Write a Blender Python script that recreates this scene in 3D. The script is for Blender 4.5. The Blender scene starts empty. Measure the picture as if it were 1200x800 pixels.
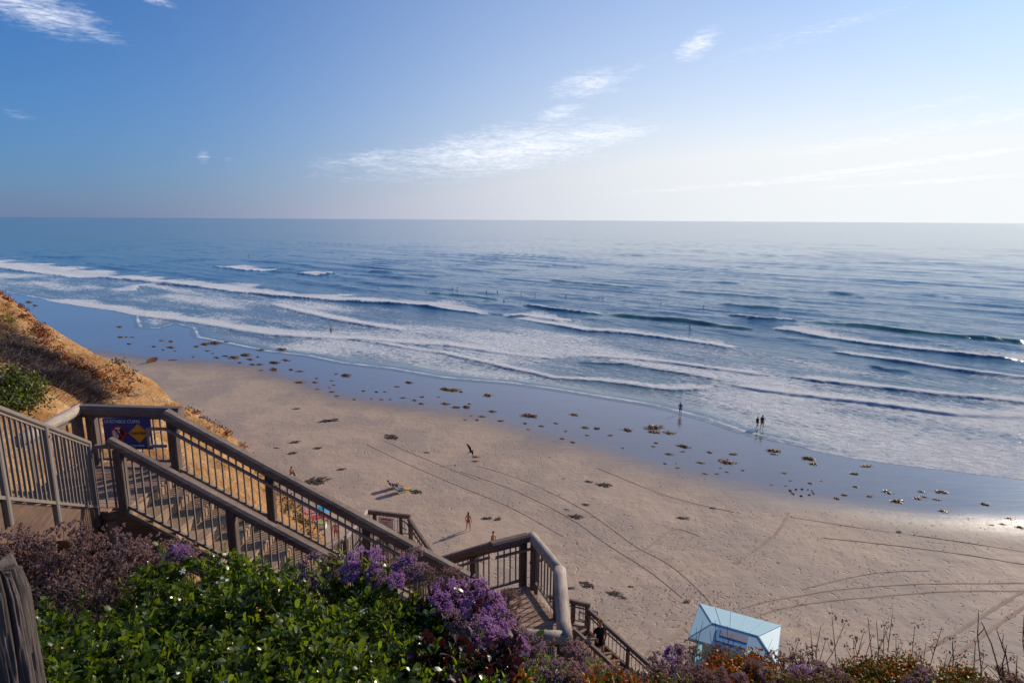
import bpy, bmesh, math, random
import numpy as np
from mathutils import Vector, Matrix
random.seed(7); rng = np.random.default_rng(7)
S = bpy.context.scene
COL = S.collection
R = math.radians

# ------------------------------------------------------------------ camera
F = 720.0; CAMZ = 25.0; W0, H0 = 1200.0, 800.0
PITCH = math.atan((400 - 257.3) / F); ROLL = math.atan(7.5 / 1200)
FW = np.array([0, math.cos(PITCH), -math.sin(PITCH)])
UP0 = np.array([0, math.sin(PITCH), math.cos(PITCH)]); R0 = np.array([1.0, 0, 0])
RT = R0 * math.cos(ROLL) + UP0 * math.sin(ROLL)
UP = UP0 * math.cos(ROLL) - R0 * math.sin(ROLL)
CAMP = np.array([0, 0, CAMZ])
cam = bpy.data.objects.new('camera', bpy.data.cameras.new('camera'))
COL.objects.link(cam)
cam.data.sensor_width = 36; cam.data.lens = 36 * F / W0
cam.data.clip_start = 0.1; cam.data.clip_end = 80000
M = Matrix(((RT[0], UP[0], -FW[0], 0), (RT[1], UP[1], -FW[1], 0), (RT[2], UP[2], -FW[2], CAMZ), (0, 0, 0, 1)))
cam.matrix_world = M
S.camera = cam

# ------------------------------------------------------------------ light
SUN_AZ = R(50.0)      # to the right of the view direction (+Y), towards +X
SUN_EL = R(25.0)
world = bpy.data.worlds.new('World'); S.world = world; world.use_nodes = True
S.view_settings.view_transform = 'Standard'; S.view_settings.look = 'None'
S.view_settings.gamma = 1.0; S.view_settings.exposure = 0.12
S.view_settings.use_curve_mapping = False
sl = bpy.data.lights.new('sun', 'SUN'); sl.energy = 3.9; sl.angle = R(0.6); sl.color = (1.0, 0.86, 0.68)
sun = bpy.data.objects.new('sun', sl); COL.objects.link(sun)
sd = Vector((math.sin(SUN_AZ) * math.cos(SUN_EL), math.cos(SUN_AZ) * math.cos(SUN_EL), math.sin(SUN_EL)))
sun.rotation_euler = sd.to_track_quat('Z', 'Y').to_euler(); sun.location = (30, 20, 60)
SKY_STRENGTH = 0.11


def ray(x, y): return FW + RT * (x - 600) / F + UP * (400 - y) / F
def atz(x, y, z=0.0):
    d = ray(x, y); return CAMP + d * ((z - CAMZ) / d[2])
def atd(x, y, D): return CAMP + ray(x, y) * D


class NT:                                     # tiny node helper
    def __init__(s, tree):
        s.t = tree; tree.nodes.clear()
    def n(s, typ, ins=None, **kw):
        nd = s.t.nodes.new(typ)
        for k, v in kw.items(): setattr(nd, k, v)
        for k, v in (ins or {}).items(): s.set(nd, k, v)
        return nd
    def set(s, nd, k, v):
        sock = nd.inputs[k]
        if isinstance(v, bpy.types.NodeSocket): s.t.links.new(v, sock)
        elif isinstance(v, bpy.types.Node): s.t.links.new(v.outputs[0], sock)
        else:
            if hasattr(sock, 'default_value') and hasattr(sock.default_value, '__len__') and not hasattr(v, '__len__'): v = [v] * len(sock.default_value)
            if hasattr(v, '__len__') and sock.type == 'RGBA' and len(v) == 3: v = (*v, 1)
            sock.default_value = v
    def math(s, op, a, b=0.0, clamp=False, c=None):
        nd = s.n('ShaderNodeMath', {0: a, 1: b}, operation=op, use_clamp=clamp)
        if c is not None: s.set(nd, 2, c)
        return nd.outputs[0]
    def mix(s, f, a, b):
        nd = s.n('ShaderNodeMix', data_type='RGBA')
        s.set(nd, 0, f); s.set(nd, 6, a); s.set(nd, 7, b)
        return nd.outputs[2]
    def ramp(s, v, lo, hi):
        nd = s.n('ShaderNodeMapRange', {0: v, 1: lo, 2: hi, 3: 0.0, 4: 1.0}, interpolation_type='SMOOTHSTEP')
        return nd.outputs[0]
    def noise(s, vec, scale, detail=4, rough=0.55, dist=0.0):
        nd = s.n('ShaderNodeTexNoise', {'Scale': scale, 'Detail': detail, 'Roughness': rough, 'Distortion': dist})
        if vec is not None: s.set(nd, 'Vector', vec)
        return nd.outputs[0]
    def mapping(s, vec, scale=(1, 1, 1), rot=(0, 0, 0), loc=(0, 0, 0)):
        return s.n('ShaderNodeMapping', {0: vec, 1: loc, 2: rot, 3: scale}).outputs[0]
    def attr(s, name): return s.n('ShaderNodeAttribute', attribute_name=name).outputs[2]


def sky_world():
    t = NT(world.node_tree)
    sky = t.n('ShaderNodeTexSky', sky_type='NISHITA', sun_disc=False, sun_elevation=SUN_EL, sun_rotation=SUN_AZ,
              altitude=0, air_density=1.0, dust_density=0.35, ozone_density=1.6)
    g = t.n('ShaderNodeTexCoord').outputs['Generated']
    sep = t.n('ShaderNodeSeparateXYZ', {0: g})
    az = t.math('ARCTAN2', sep.outputs[0], sep.outputs[1]); el = t.math('ARCSINE', sep.outputs[2])
    # thin clouds: each a soft patch of the sky with its own tilt, broken up by stretched noise
    clouds = [  # pixel centre, half sizes, tilt, strength, grain
        (45, 12, 105, 32, 10, 0.62), (95, 32, 65, 14, 15, 0.52), (180, 0, 30, 7, 12, 0.6), (18, 134, 32, 7, 8, 0.5), (85, 154, 18, 4, 8, 0.25),
        (455, 186, 75, 15, -5, 0.55), (590, 176, 190, 30, -8, 0.66), (690, 160, 110, 18, -5, 0.62), (500, 190, 140, 22, -6, .45), (655, 133, 42, 11, -14, 0.55), (690, 99, 58, 16, -9, 0.6),
        (818, 53, 36, 15, -25, 0.66), (745, 80, 60, 6, -18, 0.35), (238, 184, 11, 9, -20, 0.5), (268, 187, 9, 5, 0, 0.3), (213, 177, 6, 4, 0, .25), (400, 190, 60, 12, -2, .4),
        (1050, 194, 280, 6, -6, 0.55), (900, 214, 260, 5, -3.5, 0.5), (1100, 150, 300, 14, -8, 0.45), (1120, 118, 260, 8, -9, 0.4), (480, 205, 160, 16, -2, .35), (1100, 212, 200, 5, -3, .5), (950, 40, 160, 14, -12, .38)]
    p = t.n('ShaderNodeCombineXYZ', {0: az, 1: el, 2: 0.0}).outputs[0]
    n1 = t.noise(t.mapping(p, (11, 75, 1), (0, 0, R(8))), 1.6, 8, 0.68, 0.9)
    n2 = t.noise(t.mapping(p, (70, 260, 1), (0, 0, R(-6))), 1.3, 4, 0.6, 0.3)
    tex = t.math('ADD', t.math('MULTIPLY', n1, 0.72), t.math('MULTIPLY', n2, 0.42))
    total = None
    for (px, py, a, b, rot, st) in clouds:
        d = ray(px, py); d = d / np.linalg.norm(d)
        a0 = math.atan2(d[0], d[1]); e0 = math.asin(d[2])
        sc = 1 / F / (1 + ((px - 600) / F) ** 2)
        A = a * sc; B = b * sc * 1.1; c, s_ = math.cos(R(rot)), math.sin(R(rot))
        da = t.math('SUBTRACT', az, a0); de = t.math('SUBTRACT', el, e0)
        u = t.math('ADD', t.math('MULTIPLY', da, c / A), t.math('MULTIPLY', de, -s_ / A))
        v = t.math('ADD', t.math('MULTIPLY', da, s_ / B), t.math('MULTIPLY', de, c / B))
        r2 = t.math('ADD', t.math('MULTIPLY', u, u), t.math('MULTIPLY', v, v))
        m = t.math('MULTIPLY', t.math('SUBTRACT', 1.0, t.math('MULTIPLY', r2, 0.8), clamp=True), st)
        total = m if total is None else t.math('MAXIMUM', total, m)
    shaped = t.ramp(t.math('ADD', tex, t.math('MULTIPLY', total, 0.55)), 0.66, 1.22)
    fac = t.math('MULTIPLY', shaped, t.math('MULTIPLY', total, 1.3, clamp=True), clamp=True)
    # milky veil of marine haze, thicker towards the horizon and the sun
    sund = t.n('ShaderNodeVectorMath', {0: g, 1: tuple(sd)}, operation='DOT_PRODUCT').outputs['Value']
    ab = t.math('ABSOLUTE', el)
    sg = t.ramp(sund, -0.05, 0.95)
    hz = t.math('EXPONENT', t.math('MULTIPLY', ab, -7.0)); hz2 = t.math('EXPONENT', t.math('MULTIPLY', ab, -3.2))
    veil = t.math('ADD', t.math('MULTIPLY', hz, 0.80), t.math('MULTIPLY', t.math('ADD', .05, t.math('MULTIPLY', hz2, .78)), t.math('POWER', sg, 1.35)), clamp=True)
    vcol = t.mix(t.math('POWER', sg, 1.2), (1.5, 1.75, 3.25, 1), (7.7, 8.0, 8.2, 1))
    tint = t.n('ShaderNodeMix', data_type='RGBA', blend_type='MULTIPLY'); t.set(tint, 0, 1.0); t.set(tint, 6, sky.outputs[0]); t.set(tint, 7, (.155, .55, 1.01, 1))
    base = t.mix(veil, tint.outputs[2], vcol)
    cl = t.mix(fac, base, (10.0, 10.0, 10.6, 1))
    bg = t.n('ShaderNodeBackground', {0: cl, 1: SKY_STRENGTH})
    out = t.n('ShaderNodeOutputWorld', {0: bg})
sky_world()


# ------------------------------------------------------------------ object helpers
ORG = {}
def tag(o, label=None, cat=None, group=None, kind=None):
    if label: o['label'] = label
    if cat: o['category'] = cat
    if group: o['group'] = group
    if kind: o['kind'] = kind
    return o
def thing(name, loc, label, cat, group=None):
    o = bpy.data.objects.new(name, None); COL.objects.link(o)
    o.location = [float(v) for v in loc]; ORG[o.name] = np.array(loc, float); o.empty_display_size = 0.2
    return tag(o, label, cat, group)
def link(name, mesh, parent=None):
    o = bpy.data.objects.new(name, mesh); COL.objects.link(o)
    if parent is not None:
        o.parent = parent; ORG[o.name] = ORG.get(parent.name, np.zeros(3))
    else: ORG[o.name] = np.zeros(3)
    return o
def copy_tree(o, parent=None):
    c = o.copy(); COL.objects.link(c); c.parent = parent
    for ch in o.children: copy_tree(ch, c)
    return c

class MB:
    def __init__(s): s.v = []; s.f = []; s.m = []
    def add(s, vs, fs, m=0):
        k = len(s.v); s.v.extend([tuple(map(float, p)) for p in vs])
        s.f.extend([tuple(i + k for i in f) for f in fs]); s.m.extend([m] * len(fs)); return s
    def frame(s, p0, p1, up=(0, 0, 1)):
        p0, p1 = np.array(p0, float), np.array(p1, float); d = p1 - p0; L = np.linalg.norm(d); d /= L
        u = np.array(up, float)
        if abs(d @ u) > 0.98: u = np.array([0, 1.0, 0])
        sx = np.cross(d, u); sx /= np.linalg.norm(sx); su = np.cross(sx, d)
        return p0, p1, d, sx, su
    def bar(s, p0, p1, w, h, up=(0, 0, 1), bev=0.0, m=0):
        p0, p1, d, sx, su = s.frame(p0, p1, up)
        if bev <= 0: prof = [(-w/2, -h/2), (w/2, -h/2), (w/2, h/2), (-w/2, h/2)]
        else:
            b = bev; prof = [(-w/2+b, -h/2), (w/2-b, -h/2), (w/2, -h/2+b), (w/2, h/2-b), (w/2-b, h/2), (-w/2+b, h/2), (-w/2, h/2-b), (-w/2, -h/2+b)]
        n = len(prof)
        vs = [p0 + sx*a + su*b_ for a, b_ in prof] + [p1 + sx*a + su*b_ for a, b_ in prof]
        fs = [(i, (i+1) % n, n+(i+1) % n, n+i) for i in range(n)] + [tuple(range(n))[::-1], tuple(range(n, 2*n))]
        return s.add(vs, fs, m)
    def tube(s, pts, r, n=8, m=0, cap=True, wob=0.0):
        pts = [np.array(p, float) for p in pts]; rs = r if hasattr(r, '__len__') else [r]*len(pts)
        k = len(pts); vs = []
        for i, p in enumerate(pts):
            d = pts[min(i+1, k-1)] - pts[max(i-1, 0)]; d /= (np.linalg.norm(d) + 1e-9)
            u = np.array([0, 0, 1.0]) if abs(d[2]) < 0.95 else np.array([0, 1.0, 0])
            a = np.cross(d, u); a /= np.linalg.norm(a); b = np.cross(a, d)
            for j in range(n):
                an = 2*math.pi*j/n; rr = rs[i]*(1 + wob*random.uniform(-1, 1))
                vs.append(p + (a*math.cos(an) + b*math.sin(an))*rr)
        fs = [(i*n+j, i*n+(j+1) % n, (i+1)*n+(j+1) % n, (i+1)*n+j) for i in range(k-1) for j in range(n)]
        if cap: fs += [tuple(range(n))[::-1], tuple(range((k-1)*n, k*n))]
        return s.add(vs, fs, m)
    def ell(s, c, rad, nu=8, nv=5, m=0, rot=None):
        c = np.array(c, float); vs = []; 
        for i in range(nv+1):
            th = math.pi*i/nv
            for j in range(nu):
                ph = 2*math.pi*j/nu
                q = np.array([rad[0]*math.sin(th)*math.cos(ph), rad[1]*math.sin(th)*math.sin(ph), rad[2]*math.cos(th)])
                if rot is not None: q = rot @ q
                vs.append(c+q)
        fs = [(i*nu+j, (i+1)*nu+j, (i+1)*nu+(j+1) % nu, i*nu+(j+1) % nu) for i in range(nv) for j in range(nu)]
        return s.add(vs, fs, m)
    def prism(s, poly, z0, z1, m=0):
        n = len(poly); vs = [(p[0], p[1], z0) for p in poly] + [(p[0], p[1], z1) for p in poly]
        fs = [tuple(range(n))[::-1], tuple(range(n, 2*n))] + [(i, (i+1) % n, n+(i+1) % n, n+i) for i in range(n)]
        return s.add(vs, fs, m)
    def mesh(s, name, mats, org=None, smooth=False):
        me = bpy.data.meshes.new(name); v = np.array(s.v, float).reshape(-1, 3)
        if org is not None: v = v - org
        me.from_pydata(v.tolist(), [], s.f)
        for mt in (mats if isinstance(mats, (list, tuple)) else [mats]): me.materials.append(mt)
        me.polygons.foreach_set('material_index', s.m)
        if smooth: me.polygons.foreach_set('use_smooth', [True]*len(s.f))
        me.update(); return me
    def build(s, name, mats, parent=None, smooth=False):
        org = ORG.get(parent.name) if parent is not None else None
        return link(name, s.mesh(name, mats, org, smooth), parent)

def raw_mesh(name, V, Fq, mat, smooth=True, attrs=None):
    me = bpy.data.meshes.new(name); V = np.ascontiguousarray(V, dtype=np.float32); Fq = np.ascontiguousarray(Fq, dtype=np.int32)
    k = Fq.shape[1]
    me.vertices.add(len(V)); me.vertices.foreach_set('co', V.ravel())
    me.loops.add(Fq.size); me.loops.foreach_set('vertex_index', Fq.ravel())
    me.polygons.add(len(Fq)); me.polygons.foreach_set('loop_start', np.arange(0, Fq.size, k, dtype=np.int32))
    me.polygons.foreach_set('use_smooth', np.full(len(Fq), smooth))
    for an, av in (attrs or {}).items():
        a = me.attributes.new(an, 'FLOAT', 'POINT'); a.data.foreach_set('value', np.ascontiguousarray(av, dtype=np.float32))
    for mt in (mat if isinstance(mat, (list, tuple)) else [mat]): me.materials.append(mt)
    me.update(calc_edges=True); return me
def grid_faces(nr, nc):
    i = np.arange(nr-1)[:, None]*nc + np.arange(nc-1)[None, :]; i = i.ravel()
    return np.stack([i, i+1, i+nc+1, i+nc], 1)


# ------------------------------------------------------------------ materials
MATS = {}
def mat(name, fn):
    m = bpy.data.materials.new(name); m.use_nodes = True; t = NT(m.node_tree)
    out = t.n('ShaderNodeOutputMaterial'); sh = fn(t); t.set(out, 0, sh); MATS[name] = m; return m
def pbsdf(t, col, rough=0.6, spec=0.4, normal=None, **kw):
    ins = {'Base Color': col, 'Roughness': rough, 'Specular IOR Level': spec}
    if normal is not None: ins['Normal'] = normal
    ins.update(kw)
    return t.n('ShaderNodeBsdfPrincipled', ins).outputs[0]
def bump(t, h, strength=0.5, dist=0.02):
    return t.n('ShaderNodeBump', {'Strength': strength, 'Distance': dist, 'Height': h}).outputs[0]
def objc(t): return t.n('ShaderNodeTexCoord').outputs['Object']
def geo(t): return t.n('ShaderNodeNewGeometry').outputs['Position']
def plain(name, col, rough=0.6, var=0.15, scale=6.0, spec=0.35, metal=0.0, bs=0.15):
    def fn(t):
        c = geo(t); n = t.noise(c, scale, 5)
        dark = tuple(x*(1-var) for x in col); lite = tuple(min(1, x*(1+var)) for x in col)
        return pbsdf(t, t.mix(n, dark, lite), rough, spec, bump(t, t.noise(c, scale*8, 3), bs, 0.01), Metallic=metal)
    return mat(name, fn)
def wood(name, a, b, rough=0.75, grain=(1, 1, 1), gs=30.0, crack=0.35):
    def fn(t):
        c = geo(t); ri = t.n('ShaderNodeObjectInfo').outputs['Random']
        n = t.noise(t.mapping(c, grain), gs, 6, 0.65, 0.5); n2 = t.noise(c, 1.7, 3)
        f = t.math('ADD', t.math('MULTIPLY', n, 0.7), t.math('MULTIPLY', n2, 0.45))
        col = t.mix(t.ramp(f, 0.35, 0.8), a, b)
        hv = t.n('ShaderNodeHueSaturation', {'Value': t.math('ADD', 0.82, t.math('MULTIPLY', ri, 0.36)), 'Color': col}).outputs[0]
        return pbsdf(t, hv, rough, 0.3, bump(t, n, crack, 0.01))
    return mat(name, fn)
W_CAP = wood('weathered_rail_wood', (.095, .066, .052), (.24, .18, .145), grain=(.12, 1, 1))
W_LOG = wood('weathered_log_wood', (.26, .20, .16), (.52, .43, .35), grain=(1, .15, 1))
W_POST = wood('post_wood', (.075, .055, .045), (.19, .14, .115), grain=(1, 1, .12))
W_DECK = wood('deck_wood', (.25, .145, .10), (.43, .275, .19), grain=(1, .1, 1))
W_TREAD = wood('tread_wood', (.24, .15, .095), (.42, .28, .18), grain=(1, .1, 1))
W_STR = wood('stringer_wood', (.12, .07, .045), (.25, .15, .10), grain=(.1, 1, 1))
W_CURB = wood('curb_wood', (.085, .05, .036), (.19, .118, .082), grain=(.1, .1, 1), gs=22)
W_GREY = wood('grey_weathered_wood', (.022, .017, .016), (.15, .118, .108), grain=(1, 1, .05), gs=55, crack=1.0)
METAL = plain('painted_metal', (.20, .165, .145), .6, .2, 4, .3)
METAL_L = plain('pale_painted_metal', (.21, .17, .145), .55, .2, 5, .4)
HRAIL = plain('grey_steel_rail', (.22, .22, .24), .35, .1, 4, .6, .5)
BOLT = plain('rusty_steel', (.16, .08, .05), .6, .3, 30)
CONC = plain('pile_wood_brown', (.22, .13, .09), .8, .25, 8)
SIGN_B = plain('sign_blue', (.012, .03, .19), .4, .08, 5, .5, 0, .03)
SIGN_Y = plain('sign_yellow', (.72, .32, .02), .4, .05, 5, .5, 0, .03)
SIGN_W = plain('sign_white', (.72, .70, .68), .5, .06, 8, .4, 0, .03)
SIGN_R = plain('sign_red', (.50, .02, .02), .45, .05, 5, .4, 0, .03)
BLACK = plain('sign_black', (.012, .012, .012), .5, .1, 8, .4, 0, .03)
ROOF = plain('pale_blue_roof_paint', (.36, .56, .63), .55, .05, 1.2, .4, 0, .08)
TEAL = plain('teal_paint', (.20, .52, .56), .5, .08, 3)
BLUEP = plain('mid_blue_paint', (.16, .34, .52), .5, .08, 3)
GREYP = plain('grey_panel', (.34, .32, .34), .5, .1, 6)
GLASS = plain('window_glass', (.02, .03, .04), .08, .1, 3, .8, 0, 0)
def skin_fn(col):
    return lambda t: pbsdf(t, col, .55, .35, **{'Subsurface Weight': .1, 'Subsurface Radius': (.02, .01, .006)})
SKIN = mat('skin', skin_fn((.50, .26, .16))); SKIN_T = mat('tanned_skin', skin_fn((.38, .17, .09)))
def cloth(name, c): return plain(name, c, .85, .12, 12, .15, 0, .2)
C_BLACK = cloth('black_cloth', (.012, .012, .014)); C_BLUE = cloth('blue_cloth', (.05, .11, .35)); C_NAVY = cloth('navy_cloth', (.015, .02, .05))
C_RED = cloth('coral_red_cloth', (.55, .05, .06)); C_PURP = cloth('purple_cloth', (.10, .02, .22)); C_TEAL = cloth('teal_cloth', (.02, .30, .42))
C_YEL = cloth('yellow_cloth', (.75, .48, .02)); C_PINK = cloth('pink_cloth', (.70, .22, .25)); C_WHITE = cloth('white_cloth', (.75, .75, .75)); C_SKY = cloth('sky_blue_cloth', (.06, .30, .62)); C_GREEN = cloth('lime_cloth', (.25, .6, .08)); C_GREY = cloth('grey_green_cloth', (.05, .06, .05))
HAIR_D = cloth('dark_hair', (.02, .011, .008)); HAIR_B = cloth('sandy_hair', (.42, .25, .11)); WETSUIT = cloth('wetsuit', (.01, .01, .013))
BOARD = plain('surfboard_white', (.70, .70, .66), .3, .05)
BIRD = cloth('dark_feathers', (.03, .025, .022))

def leafmat(name, a, b, rough=0.3, trans=0.45, spec=0.5, tcol=None, scale=3.0, hue=True):
    def fn(t):
        c = geo(t); n = t.noise(c, scale, 3); n2 = t.noise(c, 25.0, 2)
        col = t.mix(t.ramp(t.math('ADD', t.math('MULTIPLY', n, .6), t.math('MULTIPLY', n2, .4)), .35, .65), a, b)
        p = pbsdf(t, col, rough, spec)
        tr = t.n('ShaderNodeBsdfTranslucent', {0: tcol or tuple(min(1, x*1.6) for x in b)}).outputs[0]
        return t.n('ShaderNodeMixShader', {0: trans, 1: p, 2: tr}).outputs[0]
    return mat(name, fn)
LEAF = leafmat('glossy_green_leaf', (.018, .036, .004), (.060, .092, .008), .24, .40, .5, (.24, .32, .012))
LEAF_O = leafmat('olive_leaf', (.025, .032, .010), (.065, .07, .02), .4, .25, .4, (.12, .14, .02))
LEAF_Y = leafmat('young_leaf', (.08, .12, .010), (.15, .19, .018), .28, .45, .5, (.28, .40, .03))
LEAF_R = leafmat('maroon_leaf', (.018, .006, .006), (.04, .010, .009), .32, .2, .5, (.10, .012, .01))
LEAF_G = leafmat('statice_leaf', (.07, .12, .02), (.15, .20, .035), .45, .4, .3, (.22, .32, .04))
PETAL_W = leafmat('white_petal', (.7, .7, .68), (.8, .8, .78), .5, .3, .3, (.8, .8, .75))
FL_P = leafmat('purple_floret', (.33, .135, .33), (.58, .34, .56), .75, .35, .12, (.58, .30, .56), 14)
FL_M = leafmat('mauve_floret', (.27, .155, .155), (.43, .295, .29), .85, .35, .08, (.44, .28, .28), 14)
FL_B = leafmat('dry_brown_floret', (.19, .105, .085), (.36, .235, .20), .85, .35, .08, (.40, .24, .19), 14)
FL_W = leafmat('pale_floret', (.50, .41, .43), (.68, .60, .60), .8, .4, .1, (.65, .56, .56), 14)
STEM = leafmat('green_stem', (.08, .08, .03), (.14, .13, .05), .7, .05, .2)
STEM_D = leafmat('dry_stem', (.06, .035, .025), (.14, .085, .06), .8, .05, .15)
STEM_G = leafmat('grey_twig', (.09, .065, .058), (.17, .13, .12), .85, .05, .1)
ICE_R = leafmat('red_ice_plant_leaf', (.16, .03, .012), (.32, .09, .025), .45, .3, .35, (.5, .12, .03), 4)
ICE_G = leafmat('green_ice_plant_leaf', (.13, .14, .015), (.30, .27, .03), .4, .4, .35, (.5, .44, .04), 4)
ICE_O = leafmat('orange_ice_plant_leaf', (.48, .13, .012), (.72, .33, .035), .4, .4, .35, (.9, .4, .03), 4)
KELP = leafmat('golden_brown_kelp', (.17, .075, .014), (.44, .23, .04), .4, .2, .4, (.5, .26, .04), 5)
KELP_D = leafmat('dried_seaweed', (.05, .037, .028), (.10, .075, .06), .8, .05, .2, None, 5)

def sandstone(t):
    c = geo(t)
    n = t.noise(c, .55, 7, .62, .4); n2 = t.noise(c, 5.0, 6, .65); st = t.noise(t.mapping(c, (.35, .35, 5.5), (R(6), R(4), 0)), 1.0, 5, .6, .6)
    col = t.mix(t.ramp(n, .3, .7), (.33, .155, .055), (.56, .32, .14))
    col = t.mix(t.math('MULTIPLY', t.ramp(st, .50, .68), .55), col, (.66, .46, .27))
    col = t.mix(t.math('MULTIPLY', t.ramp(n2, .55, .75), .6), col, (.24, .12, .055))
    soil = t.attr('soil'); col = t.mix(soil, col, t.mix(n2, (.04, .028, .02), (.085, .06, .04)))
    h = t.math('ADD', t.math('MULTIPLY', n2, .7), t.math('MULTIPLY', st, .8))
    return pbsdf(t, col, .95, .1, bump(t, h, .9, .25))
M_CLIFF = mat('sandstone', sandstone)

SHORE_ROT = math.atan2(-.643, .766)      # heading of the coast (pointing to the near right)
def sand(t):
    c = geo(t); wet = t.attr('wet'); film = t.attr('film')
    n = t.noise(c, .12, 5, .6); n2 = t.noise(c, 1.6, 6, .65); n3 = t.noise(t.mapping(c, (.25, 2.2, 1), (0, 0, -SHORE_ROT)), .9, 4, .6)
    wrp = t.n('ShaderNodeTexNoise', {'Vector': c, 'Scale': .5, 'Detail': 3.0}).outputs['Color']; cw = t.n('ShaderNodeVectorMath', {0: c, 1: t.n('ShaderNodeVectorMath', {0: wrp, 1: (2.5, 2.5, 0)}, operation='MULTIPLY').outputs[0]}, operation='ADD').outputs[0]
    foot = t.n('ShaderNodeTexVoronoi', {'Vector': t.mapping(cw, (1, 1.4, 1), (0, 0, -SHORE_ROT + .4)), 'Scale': 1.9, 'Randomness': 1.0}).outputs['Distance']
    pits = t.ramp(foot, .0, .34)
    dryc = t.mix(n2, (.395, .285, .20), (.505, .375, .275)); dryc = t.mix(t.math('MULTIPLY', t.ramp(n, .40, .62), .65), dryc, (.31, .24, .20))
    dryc = t.mix(t.math('MULTIPLY', t.ramp(n3, .55, .72), .25), dryc, (.24, .185, .155))
    wf = t.ramp(t.math('ADD', wet, t.math('MULTIPLY', t.math('SUBTRACT', n3, .5), .34)), .12, .92)
    col = t.mix(wf, dryc, t.mix(n2, (.15, .115, .10), (.19, .15, .13)))
    rough = t.n('ShaderNodeMapRange', {0: wf, 1: 0.0, 2: 1.0, 3: .80, 4: .17}).outputs[0]
    rough = t.math('ADD', rough, t.math('MULTIPLY', t.math('SUBTRACT', n3, .5), .16))
    trod = t.math('MULTIPLY', t.ramp(n, .38, .55), t.math('SUBTRACT', 1.0, t.ramp(wet, .15, .4)))
    hh = t.math('ADD', t.math('MULTIPLY', pits, t.math('MULTIPLY', trod, .05)), t.math('MULTIPLY', n2, t.math('SUBTRACT', .05, t.math('MULTIPLY', wf, .047))))
    return pbsdf(t, col, rough, .45, bump(t, hh, 1.0, 1.0), **{'IOR': 1.5, 'Coat Weight': t.math('MULTIPLY', t.math('MULTIPLY', wf, wf), t.math('ADD', .45, t.math('MULTIPLY', n3, .7))), 'Coat Roughness': .10, 'Coat IOR': 1.5})
M_SAND = mat('beach_sand', sand)
def track(t):
    c = geo(t); n2 = t.noise(c, 1.6, 6, .65)
    tr = t.noise(c, 14.0, 3)
    return pbsdf(t, t.mix(n2, (.37, .268, .192), (.475, .35, .26)), .95, .1, bump(t, tr, 1.0, .03))
M_TRACK = mat('churned_sand', track)

def water(t):
    c = geo(t); foam = t.attr('foam'); shal = t.attr('shallow'); gr = t.attr('green'); far = t.attr('far')
    cs = t.mapping(c, (1, 1, 1), (0, 0, -SHORE_ROT))
    # ripples: small and medium, longer along the shore
    w1 = t.noise(t.mapping(cs, (.45, 1.4, 1)), 1.0, 5, .6, .3); w2 = t.noise(t.mapping(cs, (.10, .36, 1)), 1.0, 4, .55, .4); w3 = t.noise(t.mapping(cs, (.009, .085, 1)), 1.0, 4, .6, .5)
    near = t.math('SUBTRACT', 1.0, t.ramp(far, .0, .5))
    h = t.math('ADD', t.math('MULTIPLY', w1, t.math('MULTIPLY', near, .20)), t.math('ADD', t.math('MULTIPLY', w2, t.math('SUBTRACT', .42, t.math('MULTIPLY', far, .34))), t.math('MULTIPLY', w3, t.math('ADD', .27, t.math('MULTIPLY', far, .14)))))
    h = t.math('MULTIPLY', h, t.math('SUBTRACT', 1.0, t.math('MULTIPLY', t.ramp(shal, .75, 1.0), .85)))
    nor = bump(t, h, 1.0, 1.0)
    deep = t.mix(w3, (.004, .070, .175), (.010, .135, .235))
    col = t.mix(t.math('MULTIPLY', shal, .9), deep, (.15, .18, .19))
    col = t.mix(gr, col, (.045, .16, .105))
    # foam lace
    lace = t.n('ShaderNodeTexVoronoi', {'Vector': t.mapping(cs, (.8, 1.0, 1)), 'Scale': .95, 'Randomness': 1.0}, feature='DISTANCE_TO_EDGE').outputs['Distance']
    ln = t.noise(t.mapping(cs, (.62, .95, 1)), 1.0, 7, .78, .9); lb = t.noise(t.mapping(cs, (.05, .16, 1)), 1.0, 4, .6)
    cover = t.math('ADD', t.math('MULTIPLY', ln, .75), t.math('ADD', t.math('MULTIPLY', lb, .45), t.math('MULTIPLY', t.math('SUBTRACT', .25, lace), .30)))
    ff = t.ramp(t.math('ADD', cover, t.math('MULTIPLY', foam, .80)), .84, 1.10)
    ff = t.math('MULTIPLY', ff, t.ramp(foam, .01, .10))
    wat = pbsdf(t, col, t.math('ADD', .11, t.math('MULTIPLY', far, .03)), 1.0, nor, IOR=1.333)
    fo = pbsdf(t, (.80, .81, .82), .9, .1, bump(t, ln, 1.0, .8))
    return t.n('ShaderNodeMixShader', {0: ff, 1: wat, 2: fo}).outputs[0]
M_SEA = mat('sea_water', water)


# ------------------------------------------------------------------ the shore in plan
def plan(pts, z=0.0): return np.array([atz(x, y, z)[:2] for x, y in pts])
WATERLINE = [(-220, 322), (-100, 332), (0, 341), (50, 350), (90, 358), (130, 363), (158, 369), (163, 384), (185, 385), (205, 379), (226, 384), (231, 395), (262, 401), (310, 411), (362, 417), (400, 425), (460, 432), (517, 442), (550, 445),
             (600, 449), (650, 456), (712, 466), (762, 474), (795, 482), (825, 490), (855, 500), (875, 507), (905, 513), (927, 517), (962, 526), (1005, 534), (1050, 540), (1100, 546), (1150, 552), (1200, 558), (1320, 571), (1700, 610)]
WETLINE = [(-220, 368), (0, 402), (100, 412), (170, 421), (240, 424), (300, 431), (345, 446), (400, 466), (470, 476), (550, 488), (620, 508), (700, 530), (770, 552), (850, 570), (920, 585), (1000, 596), (1100, 610), (1200, 618), (1320, 632), (1700, 680)]
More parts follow.
